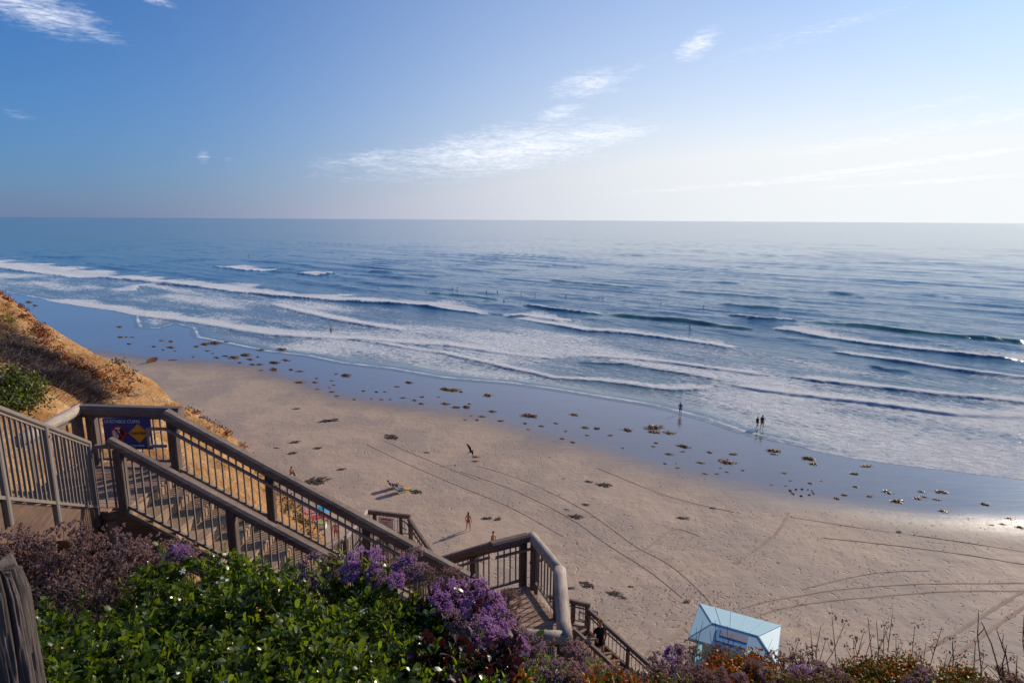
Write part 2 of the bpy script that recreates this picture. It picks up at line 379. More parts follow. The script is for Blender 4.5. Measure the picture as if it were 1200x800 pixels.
def to_px(P, z=0.0):
    q = np.stack([P[:, 0], P[:, 1], np.full(len(P), z-CAMZ)], 1); D = q @ FW
    return 600 + F*(q @ RT)/D, 400 - F*(q @ UP)/D
def seg_dist(P, line):
    """signed distance from points P (n,2) to polyline; positive on its left (the sea side)"""
    best = np.full(len(P), 1e9); sgn = np.ones(len(P)); along = np.zeros(len(P)); acc = 0.0
    for a, b in zip(line[:-1], line[1:]):
        d = b - a; L = np.hypot(*d); q = P - a
        tt = np.clip((q @ d) / (L*L), 0, 1); e = q - tt[:, None]*d; dist = np.hypot(e[:, 0], e[:, 1])
        cr = d[0]*q[:, 1] - d[1]*q[:, 0]
        m = dist < best
        best[m] = dist[m]; along[m] = acc + (tt*L)[m]; acc += L
    # the sea side of a line that runs along the coast: farther out than the line at the same bearing
    b = np.arctan2(P[:, 0], P[:, 1]); rr = np.hypot(P[:, 0], P[:, 1])
    lb = np.arctan2(line[:, 0], line[:, 1]); o = np.argsort(lb); lr = np.hypot(line[:, 0], line[:, 1])
    sgn = np.where(1/rr < np.interp(b, lb[o], 1/lr[o]), 1.0, -1.0)
    return best*sgn, along, acc
WL = plan(WATERLINE); WT = plan(WETLINE)


def vnoise(x, y, seed=0):
    """cheap smooth value noise in 2D"""
    xi = np.floor(x).astype(np.int64); yi = np.floor(y).astype(np.int64); fx = x-xi; fy = y-yi
    fx = fx*fx*(3-2*fx); fy = fy*fy*(3-2*fy)
    def h(a, b):
        n = (a*374761393 + b*668265263 + seed*982451653) & 0x7fffffff; n = ((n ^ (n >> 13))*1274126177) & 0x7fffffff
        return ((n ^ (n >> 16)) & 0xffff)/65535.0
    return (h(xi, yi)*(1-fx)+h(xi+1, yi)*fx)*(1-fy) + (h(xi, yi+1)*(1-fx)+h(xi+1, yi+1)*fx)*fy
def fbm(x, y, seed=0, o=4):
    s = 0; a = .5
    for k in range(o): s = s + a*(vnoise(x*2**k, y*2**k, seed+k)-.5)*2; a *= .5
    return s


# ------------------------------------------------------------------ the sea
def make_sea():
    nc = 700; az = np.linspace(R(-60), R(60), nc)
    u = np.concatenate([np.linspace(.50, .0045, 760), np.geomspace(.0044, .0007, 14)])
    r = CAMZ / u; nr = len(r)
    X = (r[:, None]*np.sin(az)[None, :]).ravel(); Y = (r[:, None]*np.cos(az)[None, :]).ravel()
    P = np.stack([X, Y], 1)
    nearm = np.hypot(X, Y) < 700
    sdist = np.full(len(P), 900.0); s_, _, _ = seg_dist(P[nearm], WL); sdist[nearm] = s_
    Z = np.full(len(P), .02); foam = np.zeros(len(P)); green = np.zeros(len(P))
    sx = X*.766 - Y*.643; tx = X*.643 + Y*.766
    dist = np.hypot(X, Y)
    # open swell, slightly wandering crests
    amp = np.clip((sdist-25)/60, 0, 1)*np.clip((1500-dist)/900, 0, 1)
    wob = fbm(sx/90, tx/60, 3, 3)*14; wob2 = fbm(sx/40, tx/30, 9, 3)*6
    env = np.clip(vnoise(sx/55, tx/28, 21)*1.7-.45, 0, 1); env2 = np.clip(vnoise(sx/24, tx/15, 25)*1.8-.6, 0, 1)
    sw = np.sin((tx+wob)/22*2*math.pi); sw = np.sign(sw)*np.abs(sw)**1.3
    Z += amp*(.50*env*np.maximum(sw, -.4) + .30*env2*np.sin((tx+wob2)/9.5*2*math.pi) + .24*fbm(sx/6, tx/2.2, 31, 3))
    chop = np.clip(sdist/12, 0, 1)*np.clip((260-dist)/120, 0, 1)
    Z += chop*.07*fbm(sx/2.2, tx/1.1, 41, 3)
    # waves: (front edge pixels, height, foam length behind (m), foam amount, green face, face width)
    waves = [
        ([(-140, 300), (0, 314), (33, 319), (67, 323), (97, 327)], .7, 26, 1.0, 0, 1.6),
        ([(97, 327), (117, 325), (150, 328), (200, 334), (233, 337), (277, 343), (333, 348), (400, 353), (483, 358), (533, 365), (577, 369)], .8, 15, 1.0, .1, 1.6),
        ([(157, 341), (162, 335), (185, 333), (225, 334)], .25, 9, .8, 0, 1.0),
        ([(250, 312.5), (285, 317), (312, 318)], .9, 14, 1.0, .3, 2.0), ([(312, 318), (347, 319.5)], .8, 2, .15, .8, 2.0), ([(347, 320), (370, 323), (396, 321)], .9, 10, 1.0, .3, 2.0), ([(396, 321), (430, 322), (470, 326)], .6, 2, 0, .5, 2.0),
        ([(36, 300.5), (70, 302), (110, 302)], .9, 2, 0, .3, 2.5), ([(120, 309), (150, 312), (175, 313)], .5, 3, .3, .2, 2.0), ([(600, 309), (640, 313)], .5, 2, 0, .3, 2.0),
        ([(313, 356), (350, 366), (400, 377), (443, 384), (480, 389)], .4, 6, .75, .1, 1.0), ([(480, 389), (520, 397), (560, 402)], .15, 4, .5, .1, .8),
        ([(50, 351), (90, 358), (130, 363), (157, 369), (200, 375), (230, 379), (267, 385), (317, 393), (353, 395), (400, 397.5), (433, 400), (523, 405), (600, 417), (643, 420), (680, 418)], .3, 7, 1.0, .05, .8),
        ([(400, 397), (440, 402), (480, 409), (520, 415), (560, 424), (600, 433), (650, 444), (700, 447), (740, 452), (785, 457), (825, 456), (850, 450)], .30, 3.2, .8, .35, .9),
        ([(677, 425), (735, 427), (775, 435), (815, 441), (845, 447)], .32, 3, .5, .45, .9), ([(680, 418), (740, 421), (800, 428), (867, 437), (905, 441)], .35, 5, .8, .2, .9),
        ([(590, 371), (611, 370), (633, 374), (655, 377), (673, 375)], .55, 7, 1.0, .1, 1.2), ([(600, 372), (640, 380), (683, 388), (733, 391), (800, 400), (850, 408), (872, 407)], .5, 8, .8, .15, 1.2),
        ([(613, 359), (650, 365), (680, 368), (708, 369)], .9, 5, 1.0, .3, 1.8), ([(708, 369), (740, 371), (800, 376), (850, 383), (885, 387)], .9, 2, .08, .9, 2.2),
        ([(852, 370), (880, 375), (910, 377), (937, 378)], .9, 5, 1.0, .3, 1.8), ([(937, 378), (975, 380), (1017, 383), (1030, 385), (1083, 391), (1133, 396), (1200, 401), (1280, 407)], 1.0, 2, .05, .95, 2.4),
        ([(900, 384), (933, 389), (967, 396), (1033, 406), (1100, 414), (1133, 418), (1200, 424), (1300, 433)], .65, 8, .85, .25, 1.4),
        ([(970, 411), (1000, 416), (1067, 426), (1133, 436), (1200, 444), (1300, 456)], .5, 5, .75, .2, 1.1), ([(1017, 428), (1040, 434), (1072, 437)], .4, 2, .3, .3, 1.0),
        ([(925, 442), (960, 447), (1030, 455), (1100, 463), (1200, 473), (1300, 482)], .38, 5, .85, .15, .9), ([(850, 450), (870, 455), (900, 460), (950, 466), (1000, 472), (1060, 479), (1120, 487), (1170, 490), (1210, 491), (1300, 495)], .36, 6, .9, .15, .9),
        ([(640, 329), (690, 333), (743, 338)], .85, 2, 0, .75, 2.6), ([(500, 344), (540, 347), (585, 351)], .8, 2, 0, .8, 2.4), ([(840, 357), (880, 361), (965, 365)], .7, 2, 0, .6, 2.4), ([(430, 319), (470, 321), (515, 324)], .6, 2, 0, .5, 2.4), ([(965, 341), (1010, 349)], .7, 2, 0, .5, 2.6), ([(1080, 345), (1120, 350)], .7, 2, 0, .4, 2.6), ([(560, 315), (620, 317)], .5, 2, 0, .4, 2.6),
        ([(790, 341), (840, 345), (930, 351)], .5, 2, 0, .4, 2.6), ([(650, 311), (690, 314)], .5, 2, 0, .3, 2.6), ([(805, 330), (870, 332)], .5, 2, 0, .3, 2.6)]
    for pts, h, fl, fa, ga, fw in waves:
        h *= .8; fw *= .75; fl *= 1.35
        line = plan(pts); lo = line.min(0)-fl-14; hi = line.max(0)+fl+14
        idx = np.where((X > lo[0]) & (X < hi[0]) & (Y > lo[1]) & (Y < hi[1]) & (sdist > -4))[0]
        if not len(idx): continue
        d, al, L = seg_dist(P[idx], line)
        ends = np.clip(np.minimum(al, L-al)/(.06*L+1.0), 0, 1); ends = ends**.6
        d = d + fbm(X[idx]/7, Y[idx]/7, 77, 3)*fw*.8 + fbm(X[idx]/1.6, Y[idx]/1.6, 78, 2)*.25*fw
        back = fw*3.2
        g = np.where(d < 0, np.exp(-(d/(fw*.55))**2), np.exp(-(d/back)**2))*ends
        hv = h*(.72+.5*vnoise(X[idx]/6+3, Y[idx]/6, 55))
        Z[idx] = np.maximum(Z[idx], .02) * (1-g) + g*(hv + .02) if False else Z[idx] + hv*g*(1 + .25*fbm(X[idx]/1.1, Y[idx]/1.1, 91, 2)*fa)
        if fa > 0:
            dd = d - fw*.1
            fo = np.where(dd < 0, np.exp(-(dd/.35)**2), np.clip(1-dd/(fl*(.55+.9*vnoise(X[idx]/9, Y[idx]/9, 61))), 0, 1)**.9)*fa*ends
            foam[idx] = np.maximum(foam[idx], fo)
        if ga > 0:
            green[idx] = np.maximum(green[idx], ga*np.exp(-((d+.1*fw)/(fw*1.0))**2)*ends)
    # lace left over in the surf zone, thin foam rim on the swash
    surf = np.clip(sdist/4, 0, 1)*np.clip((62-sdist)/25, 0, 1)
    foam = np.maximum(foam, surf*(.27+.30*np.clip(vnoise(sx/26, tx/9, 5)*1.6-.5, 0, 1)))
    near_r = np.clip((X-12)/25, 0, 1)*np.clip((42-sdist)/18, 0, 1); foam = np.maximum(foam, near_r*(.40+.22*vnoise(sx/14, tx/5, 6)))
    rim = np.exp(-((sdist-.35)/.40)**2)*(.35+.6*vnoise(sx/3, tx/3, 8)); foam = np.maximum(foam, rim)
    shallow = np.maximum(np.clip(1-(sdist-1)/26, 0, 1)**1.1, .55*np.clip(1-(sdist-10)/75, 0, 1))
    Z = np.where(sdist < 3, .02 + (Z-.02)*np.clip((sdist+.4)/3.4, 0, 1), Z)
    V = np.stack([X, Y, Z], 1); Fq = grid_faces(nr, nc)[:, ::-1]
    keep = (sdist[Fq] > -1.2).all(1); Fq = Fq[keep]
    used = np.unique(Fq); remap = np.full(len(V), -1); remap[used] = np.arange(len(used))
    far = np.clip((dist-150)/700, 0, 1)
    me = raw_mesh('sea', V[used], remap[Fq], M_SEA, True, dict(foam=foam[used], shallow=shallow[used], green=green[used], far=far[used]))
    o = link('sea', me); tag(o, kind='structure')
make_sea()

# ------------------------------------------------------------------ the beach
def beach_z(P):
    d, _, _ = seg_dist(P, WL)
    return np.where(d > 0, -.035*d, np.minimum(-.006*d, .3)) , d
def make_beach():
    nc = 620; az = np.linspace(R(-72), R(72), nc); u = np.linspace(1.35, .052, 520); r = CAMZ/u; nr = len(r)
    X = (r[:, None]*np.sin(az)[None, :]).ravel(); Y = (r[:, None]*np.cos(az)[None, :]).ravel(); P = np.stack([X, Y], 1)
    z, d = beach_z(P); w, _, _ = seg_dist(P, WT)
    wet = np.clip(.57 + w/11.0 + .12*fbm(X/9, Y/9, 52, 3), 0, 1)
    z = z + (.05*fbm(X/4, Y/4, 2, 3) + .035*fbm(X/1.1, Y/1.1, 12, 2))*np.clip(-w/8, 0, 1)
    me = raw_mesh('beach', np.stack([X, Y, z], 1), grid_faces(nr, nc)[:, ::-1], M_SAND, True, dict(wet=wet, film=np.clip(-d, 0, 9)))
    tag(link('beach', me), kind='structure')
make_beach()
def bz(x, y): return float(beach_z(np.array([[x, y]]))[0][0])
def on_beach(px, py):
    p = atz(px, py, 0)
    for _ in range(3): p = atz(px, py, bz(p[0], p[1]))
    return p

# vehicle tracks pressed into the sand
def make_tracks():
    lines = [([(560, 545), (620, 565), (690, 600), (740, 636), (780, 658), (806, 678), (830, 702), (835, 712)], .28), ([(540, 552), (600, 573), (665, 605), (715, 640), (760, 668), (800, 700)], .16),
             ([(860, 734), (900, 717), (950, 706), (1025, 699), (1100, 693), (1200, 692), (1300, 696)], .24), ([(870, 712), (900, 704), (950, 695), (1000, 689), (1080, 684), (1200, 683), (1300, 688)], .2),
             ([(1060, 775), (1105, 750), (1150, 722), (1200, 692), (1260, 660)], .3), ([(1100, 785), (1128, 762), (1160, 738), (1200, 711), (1260, 678)], .3),
             ([(925, 605), (1000, 617), (1080, 628), (1200, 646), (1300, 664)], .16), ([(965, 630), (1040, 638), (1120, 648), (1200, 661), (1300, 676)], .16), ([(940, 690), (1020, 672), (1090, 668)], .12),
             ([(756, 770), (768, 757), (785, 748), (806, 736)], .45), ([(860, 660), (890, 640), (912, 622), (925, 600)], .3), ([(740, 645), (760, 640), (790, 620), (820, 628)], .2),
             ([(430, 520), (470, 540), (540, 570), (600, 595), (660, 628)], .14), ([(450, 516), (500, 538), (560, 562)], .12), ([(700, 548), (780, 580), (860, 600)], .12)]
    b = MB()
    for pts, w in lines:
        P = [on_beach(*p)[:2] for p in pts]; dense = []
        n = len(P)
        for i in range(n-1):
            p0 = P[max(i-1, 0)]; p1 = P[i]; p2 = P[i+1]; p3 = P[min(i+2, n-1)]
            for k in range(12):
                s_ = k/12; dense.append(.5*((2*p1)+(p2-p0)*s_+(2*p0-5*p1+4*p2-p3)*s_**2+(-p0+3*p1-3*p2+p3)*s_**3))
        dense.append(P[-1]); dense = np.array(dense)
        tg = np.gradient(dense, axis=0); tg /= (np.linalg.norm(tg, axis=1)[:, None]+1e-9); nn = np.stack([-tg[:, 1], tg[:, 0]], 1)
        ww = w*.8*(.75+.5*rng.random(len(dense)))
        vs = []
        for i, p in enumerate(dense):
            for o_, dz in ((-.5, .0), (-.33, .045), (0, .02), (.33, .045), (.5, .0)):
                q = p+nn[i]*ww[i]*o_; z = bz(*q) + (.05*fbm(np.array([q[0]/4]), np.array([q[1]/4]), 2, 3)+.035*fbm(np.array([q[0]/1.1]), np.array([q[1]/1.1]), 12, 2))[0]
                vs.append((q[0], q[1], z+.006+dz*.45))
        fs = [(i*5+j, i*5+j+1, (i+1)*5+j+1, (i+1)*5+j) for i in range(len(dense)-1) for j in range(4)]
        b.add(vs, fs)
    tag(b.build('vehicle_tracks', M_TRACK, None, True), kind='structure')
make_tracks()

# ------------------------------------------------------------------ the bluff
def tps_fit(P, z, lam=1e-3):
    n = len(P); d = np.linalg.norm(P[:, None]-P[None], axis=2); K = np.where(d > 0, d*d*np.log(d+1e-12), 0)+lam*np.eye(n)*20
    A = np.zeros((n+3, n+3)); A[:n, :n] = K; A[:n, n] = 1; A[:n, n+1:] = P; A[n:, :n] = A[:n, n:].T
    return np.linalg.solve(A, np.concatenate([z, np.zeros(3)]))
def tps_eval(P, w, Q):
    out = np.zeros(len(Q))
    for k in range(0, len(Q), 20000):
        q = Q[k:k+20000]; d = np.linalg.norm(q[:, None]-P[None], axis=2)
        out[k:k+20000] = np.where(d > 0, d*d*np.log(d+1e-12), 0) @ w[:-3] + w[-3] + q @ w[-2:]
    return out
SIL = [(-120, 250, 52), (-60, 290, 46), (0, 340, 40), (40, 366, 36.5), (100, 405, 31.5), (140, 437, 29), (170, 455, 27.6), (198, 461, 26.6), (206, 476, 26.0), (232, 490, 25.6), (262, 503, 25.2), (292, 530, 25), (330, 573, 24.6), (362, 604, 24.2), (374, 632, 23.8), (377, 665, 23)]
CP = []
for px, py, D in SIL:
    p = atd(px, py, D)-np.array([0, 0, .25]); CP.append(p)
    sea = np.array([.72, .69, 0]) 
    for a, dz in ((.8, 1.6), (2.2, 4.5), (5, 10)): CP.append(p+sea*a-np.array([0, 0, dz if p[2]-dz > -2 else p[2]+2]))
for px, py, D in [(0, 385, 27), (60, 410, 24), (0, 440, 17), (50, 440, 19), (100, 455, 20.5), (150, 470, 22), (20, 470, 13), (60, 475, 15), (180, 490, 21), (220, 520, 21.5), (160, 520, 18.5), (110, 500, 17), (280, 570, 20.5), (330, 620, 19.5), (230, 580, 17.5), (300, 650, 16.5), (-80, 330, 33), (-80, 420, 18), (-160, 400, 22)]:
    CP.append(atd(px, py, D))
CP += [np.array(p, float) for p in [(0, 0, 23.35), (-5, -4, 23.6), (5, -4, 23.5), (-10, -4, 24), (-9, 2, 23.6), (-12, 6, 23.6), (-16, 10, 24.2), (-25, 8, 25), (12, -4, 23.4), (-2, 2.6, 22.4), (0, 2.6, 22.2), (2.5, 2.8, 22.0), (5, 3, 21.8), (9, 3, 21.6),
    (-4, 4.4, 21.95), (-5.0, 5.2, 21.9), (-4.8, 7.3, 20.1), (-6.4, 6.4, 21.3), (-8.4, 7.5, 21.2), (-8.6, 9.6, 20.7), (-6.4, 9.2, 19.6), (-5.7, 10.2, 19.2), (-7.3, 10.6, 19.6), (-2.4, 4.5, 21.75), (-1, 4.8, 21.4), (-1, 5.7, 20.5), (-3.4, 6.6, 19.9), (-2, 7, 18.5), (0, 6.4, 19.2), (-3.3, 9, 17.0), (-1.5, 9.2, 15.8), (0, 10, 14.5), (.6, 8.4, 15.4),
    (-3.7, 12.6, 13), (-5.2, 17, 11), (-6, 21, 10.2), (-5, 24.5, 9.6), (0.5, 22.5, 6.5), (3, 21, 6), (6, 18, 6.5), (2, 4.4, 20.5), (4, 4.6, 20.3), (3, 6.4, 17.8), (5, 10, 13), (5, 15, 8.5), (9, 6, 18), (12, 9, 13.5), (12, 3, 21.4), (18, 0, 21.4), (18, 8, 11), (9, 14, 7), (14, 14, 4), (24, 4, 11), (30, -4, 14)]]
for s_ in np.linspace(-45, 80, 16):
    for t_, z_ in ((22.5, -1.2), (26, -1.8), (33, -2.5)): CP.append(np.array([-.766*s_+.643*t_, .643*s_+.766*t_, z_]))
CP = np.array(CP); TW = tps_fit(CP[:, :2], CP[:, 2])
def th(x, y, rough=True):
    x = np.atleast_1d(np.asarray(x, float)); y = np.atleast_1d(np.asarray(y, float))
    z = tps_eval(CP[:, :2], TW, np.stack([x, y], 1))
    if rough:
        m = np.clip((np.hypot(x, y)-8)/6, 0, 1)*np.clip((-x-1)/4, .15, 1)
        sx = x*.766-y*.643; tx = x*.643+y*.766
        rid = 1-np.abs(fbm(sx/2.1+fbm(x/5, y/5, 4, 2)*.8, tx/9, 14, 3))*2.2       # rills running down the face
        z = z + m*(.30*fbm(x/2.6, y/2.6, 6, 4) + .50*(rid-.75) + .26*(1-np.abs(fbm(sx/.7, tx/3.0, 18, 3))*3-.6) + .12*fbm(x/.5, y/.5, 16, 3))
        led = z/1.15+.6*fbm(x/6, y/6, 33, 2); fr_ = led-np.floor(led); z = z+m*np.clip(vnoise(x/4, y/4, 34)*2-.7, 0, 1)*.42*(fr_*fr_*(3-2*fr_)-fr_)*1.6
        z = z + (1-m)*.05*fbm(x/.8, y/.8, 26, 3)
    return z
def make_bluff():
    xs = np.concatenate([np.linspace(-62, -34, 40)[:-1], np.linspace(-34, -3, 240)[:-1], np.linspace(-3, 36, 110)]); ys = np.concatenate([np.linspace(-7, 8, 60)[:-1], np.linspace(8, 44, 260), np.linspace(44.5, 62, 24)])
    X, Y = np.meshgrid(xs, ys); X = X.ravel(); Y = Y.ravel(); Z = th(X, Y); Z = np.clip(Z, -3, 30)
    soil = np.clip(1-(np.hypot(X+2, Y)-8.3)/1.8, 0, 1) + np.clip((X+3)/3, 0, 1); soil = np.clip(soil, 0, 1)
    me = raw_mesh('bluff', np.stack([X, Y, Z], 1), grid_faces(len(ys), len(xs)), M_CLIFF, True, dict(soil=soil))
    tag(link('bluff', me), kind='structure')
make_bluff()
def hit(px, py, d0=2.0, d1=70, n=900):
    d = ray(px, py); ts = np.linspace(d0, d1, n); P = CAMP+ts[:, None]*d; h = th(P[:, 0], P[:, 1])
    k = np.where(P[:, 2] < h)[0]
    return P[k[0]] if len(k) else None


# ------------------------------------------------------------------ stairs
def U3(v): v = np.array(v, float); return v/np.linalg.norm(v)
Zu = np.array([0, 0, 1.0])
def unique(mesh_fn, cache={}):
    return mesh_fn
def run_baluster(parent, p0, p1, h_lo, h_hi, sp, size=.022, m=None, skip0=.1):
    """square balusters between the bottom rail and the cap; each its own object sharing one mesh"""
    p0, p1 = np.array(p0), np.array(p1); L = np.linalg.norm((p1-p0)[:2]); n = max(1, int((L-2*skip0)/sp))
    b = MB(); b.bar((0, 0, h_lo), (0, 0, h_hi), size, size)
    me = b.mesh('baluster', m or METAL)
    for i in range(n+1):
        p = p0+(p1-p0)*((skip0+(L-2*skip0)*i/max(n, 1))/L)
        o = link('baluster', me, parent); o.location = p-ORG[parent.name]
        o.rotation_euler = (random.uniform(-.006, .006), random.uniform(-.006, .006), math.atan2((p1-p0)[1], (p1-p0)[0]))
def post(parent, p, zlo, zhi, w=.13, yaw=0.0, m=None, log=0):
    b = MB()
    if log: b.tube([p+Zu*zlo, p+Zu*zhi], log, 10)
    else: b.bar(p+Zu*zlo, p+Zu*zhi, w, w, (math.cos(yaw), math.sin(yaw), 0), .012)
    o = b.build('post', m or W_POST, parent)
    bb = MB(); q = p+Zu*(zhi-.12); a = np.array([math.cos(yaw-1.57), math.sin(yaw-1.57), 0]); 
    bb.tube([q-a*(w/2+.012), q+a*(w/2+.012)], .016, 6)
    bb.build('bolt', BOLT, o)
    return o
def railing(label, p0, p1, h=1.07, posts=(0, 1), cap='beam', capw=.17, caph=.14, sp=.125, bottom=.10, group='wooden stair railings', ext=(0.0, 0.0), hand=None, post_lo=-.25, post_w=.13, capm=None, nb=True, loop=None):
    p0, p1 = np.array(p0, float), np.array(p1, float); d = p1-p0; L2 = np.linalg.norm(d[:2]); yaw = math.atan2(d[1], d[0]); du = d/L2
    t = thing('railing', p0, label, 'railing', group)
    c0 = p0-du*ext[0]+Zu*(h-caph/2); c1 = p1+du*ext[1]+Zu*(h-caph/2)
    b = MB()
    if cap == 'beam': b.bar(c0, c1, capw, caph, Zu, .035)
    else: b.tube([c0+(c1-c0)*k/6 for k in range(7)], [capw/2*random.uniform(.96, 1.03) for k in range(7)], 14, wob=.015)
    b.build('rail_cap', capm or (W_CAP if cap == 'beam' else W_LOG), t, cap != 'beam')
    for f in posts: post(t, p0+d*f, post_lo, h-caph, post_w, yaw)
    b = MB(); b.bar(p0+Zu*bottom, p1+Zu*bottom, .05, .04); b.build('bottom_rail', METAL, t)
    b = MB(); b.bar(p0+Zu*(h-caph-.035), p1+Zu*(h-caph-.035), .045, .03); b.build('top_rail', METAL, t)
    if nb: run_baluster(t, p0, p1, bottom, h-caph-.02, sp)
    if hand:                                   # steel handrail on brackets, ending in a return loop
        off, hh = hand; sd_ = np.array([-du[1], du[0], 0])*off/np.hypot(du[0], du[1])
        a = p0+sd_+Zu*hh; e = p1+sd_+Zu*hh
        pts = [a, e]; b = MB(); b.bar(a, e, .042, .042)
        ends = [(a, -1)] if loop in (None, 'start') else [(e, 1)] if loop == 'end' else []
        for q, sg_ in ends:
            hd = np.array([du[0], du[1], 0])/np.hypot(du[0], du[1])*sg_
            q1 = q+hd*.30; q2 = q1-Zu*.30; q3 = q2-hd*.28
            b.bar(q, q1, .042, .042); b.bar(q1+Zu*.02, q2-Zu*.02, .042, .042, (1, 0, 0)); b.bar(q2, q3, .042, .042)
        o = b.build('handrail', HRAIL, t)
        for f in np.linspace(.06, .94, 4):
            bb = MB(); q = a+(e-a)*f; bb.bar(q-Zu*.02, q-sd_*.9-Zu*.10, .02, .02); bb.build('bracket', HRAIL, o)
    return t
def flight(label, p0, d, width, n, rise, going, nvec=None):
    """n steps starting at the landing edge p0 (near side), direction d (unit, horizontal), width towards nvec"""
    d = np.array(d, float); nv = np.array(nvec, float) if nvec is not None else np.array([-d[1], d[0], 0])
    t = thing('stair_flight', p0, label, 'stairs', 'wooden stair flights'); yaw = math.atan2(d[1], d[0])
    b = MB()
    for k in range(2):                          # two planks per tread
        b.bar((going*.27+(k-.5)*going*.52, .02, -.022), (going*.27+(k-.5)*going*.52, width-.02, -.022), going*.50, .044, Zu, .006)
    tm = b.mesh('tread', W_TREAD); b = MB(); b.bar((-.005, .03, -.044-rise*.45), (-.005, width-.03, -.044-rise*.45), .03, rise*.72, Zu); rm = b.mesh('riser', W_TREAD)
    for i in range(1, n+1):
        p = p0+d*(going*(i-.5)+.0)-Zu*(rise*i)
        for nm, me in (('tread', tm), ('riser', rm)):
            o = link(nm, me, t); o.location = p-ORG[t.name]-(d*going*.27)*0; o.rotation_euler = (0, 0, math.atan2(nv[1], nv[0])-math.pi/2)
            if nm == 'riser': o.location = (p-d*going*.30+Zu*rise)-ORG[t.name]
    for off in (-.05, width+.05):
        b = MB(); a = p0+nv*off; e = a+d*going*(n+.3)-Zu*rise*(n+.3); b.bar(a-Zu*.20-d*.1+Zu*.06, e-Zu*.20, .07, .36); b.build('stringer', W_STR, t)
    return p0+d*going*n-Zu*rise*n, t
def deck(label, poly, z, direction=(1, 0), pw=.135, ground=True, name='landing'):
    """landing whose floor is laid of single planks clipped to the polygon"""
    poly = [np.array(p[:2], float) for p in poly]; cx = np.mean(poly, axis=0)
    t = thing(name, (cx[0], cx[1], z), label, 'landing', 'wooden landings')
    d = np.array(direction, float); d /= np.linalg.norm(d); n = np.array([-d[1], d[0]])
    vals = [p @ n for p in poly]; a = min(vals)
    while a < max(vals)-.02:
        mid = a+pw/2; xs = []
        for i in range(len(poly)):
            p, q = poly[i], poly[(i+1) % len(poly)]; pn, qn = p @ n-mid, q @ n-mid
            if pn*qn < 0: xs.append((p+(q-p)*(pn/(pn-qn))) @ d)
        if len(xs) >= 2:
            x0, x1 = min(xs), max(xs); c0 = d*x0+n*mid; c1 = d*x1+n*mid; b = MB(); dz = random.uniform(-.003, .003)
            b.bar((*c0, z-.022+dz), (*c1, z-.022+dz), pw-.007, .044, Zu, .005); b.build('plank', W_DECK, t)
        a += pw
    for i in range(len(poly)):
        p, q = poly[i], poly[(i+1) % len(poly)]; b = MB(); ins = (cx-(p+q)/2)*.04
        b.bar((*(p+ins), z-.17), (*(q+ins), z-.17), .06, .24); b.build('rim_joist', W_STR, t)
    if ground:
        for p in poly:
            q = p+(cx-p)*.14; g = float(th(*q)[0]); 
            if g < z-.3: b = MB(); b.tube([(*q, g-.3), (*q, z-.05)], .12, 10); b.build('pile', CONC, t, True)
    return t

Z1 = 20.77; Z2 = 17.92; Z3 = 12.3; Z4 = 9.6
D1 = U3((1, -.017, 0)); N1 = np.array([.017, 1.0, 0]); P1 = np.array([-5.744, 8.435, Z1])
F1W = 1.378; RISE = .19; GO = .19/.582; NS = 15
# upper landing and the ramp of steps that leads down to it from the path
deck('upper landing of shadow striped planks beside the blue warning sign', [(-7.55, 8.2), (-6.2, 8.38), (-5.70, 8.42), (-5.68, 9.86), (-5.66, 10.15), (-7.5, 10.25)], Z1, (1, 0))
e1, fl1 = flight('upper flight of wide wooden steps descending right from the blue sign', P1+np.array([0.0, .0, 0]), D1, F1W, NS, RISE, GO, N1)
near0 = P1; far0 = P1+N1*F1W
len1 = GO*NS
railing('near weathered rail of the upper flight, running behind the green hedge', near0, near0+D1*len1-Zu*RISE*NS, posts=(0.008, .33, .66, .97), ext=(.08, .05), capw=.15, caph=.12, sp=.118)
railing('far thick rail of the upper flight with steel handrail looping over the sign', far0, far0+D1*len1-Zu*RISE*NS, posts=(.01, .33, .66, .985), ext=(.06, .08), capw=.19, caph=.17, sp=.118, hand=(-.13, .80), loop='start')
k0, k1 = atz(92, 474, Z1+1.07), atz(208, 477, Z1+1.07); k0[2] = k1[2] = Z1
railing('level beam rail at the back of the upper landing carrying the blue sign', k0, k1, posts=(.12, .93), cap='beam', capw=.19, caph=.17, ext=(.02, .06), sp=.12)
kl = atz(20, 511, Z1+1.07); kl[2] = Z1
railing('pale sunlit log rail on the left side of the upper landing', kl, k0, posts=(.93,), cap='log', capw=.19, caph=.17, sp=.14)
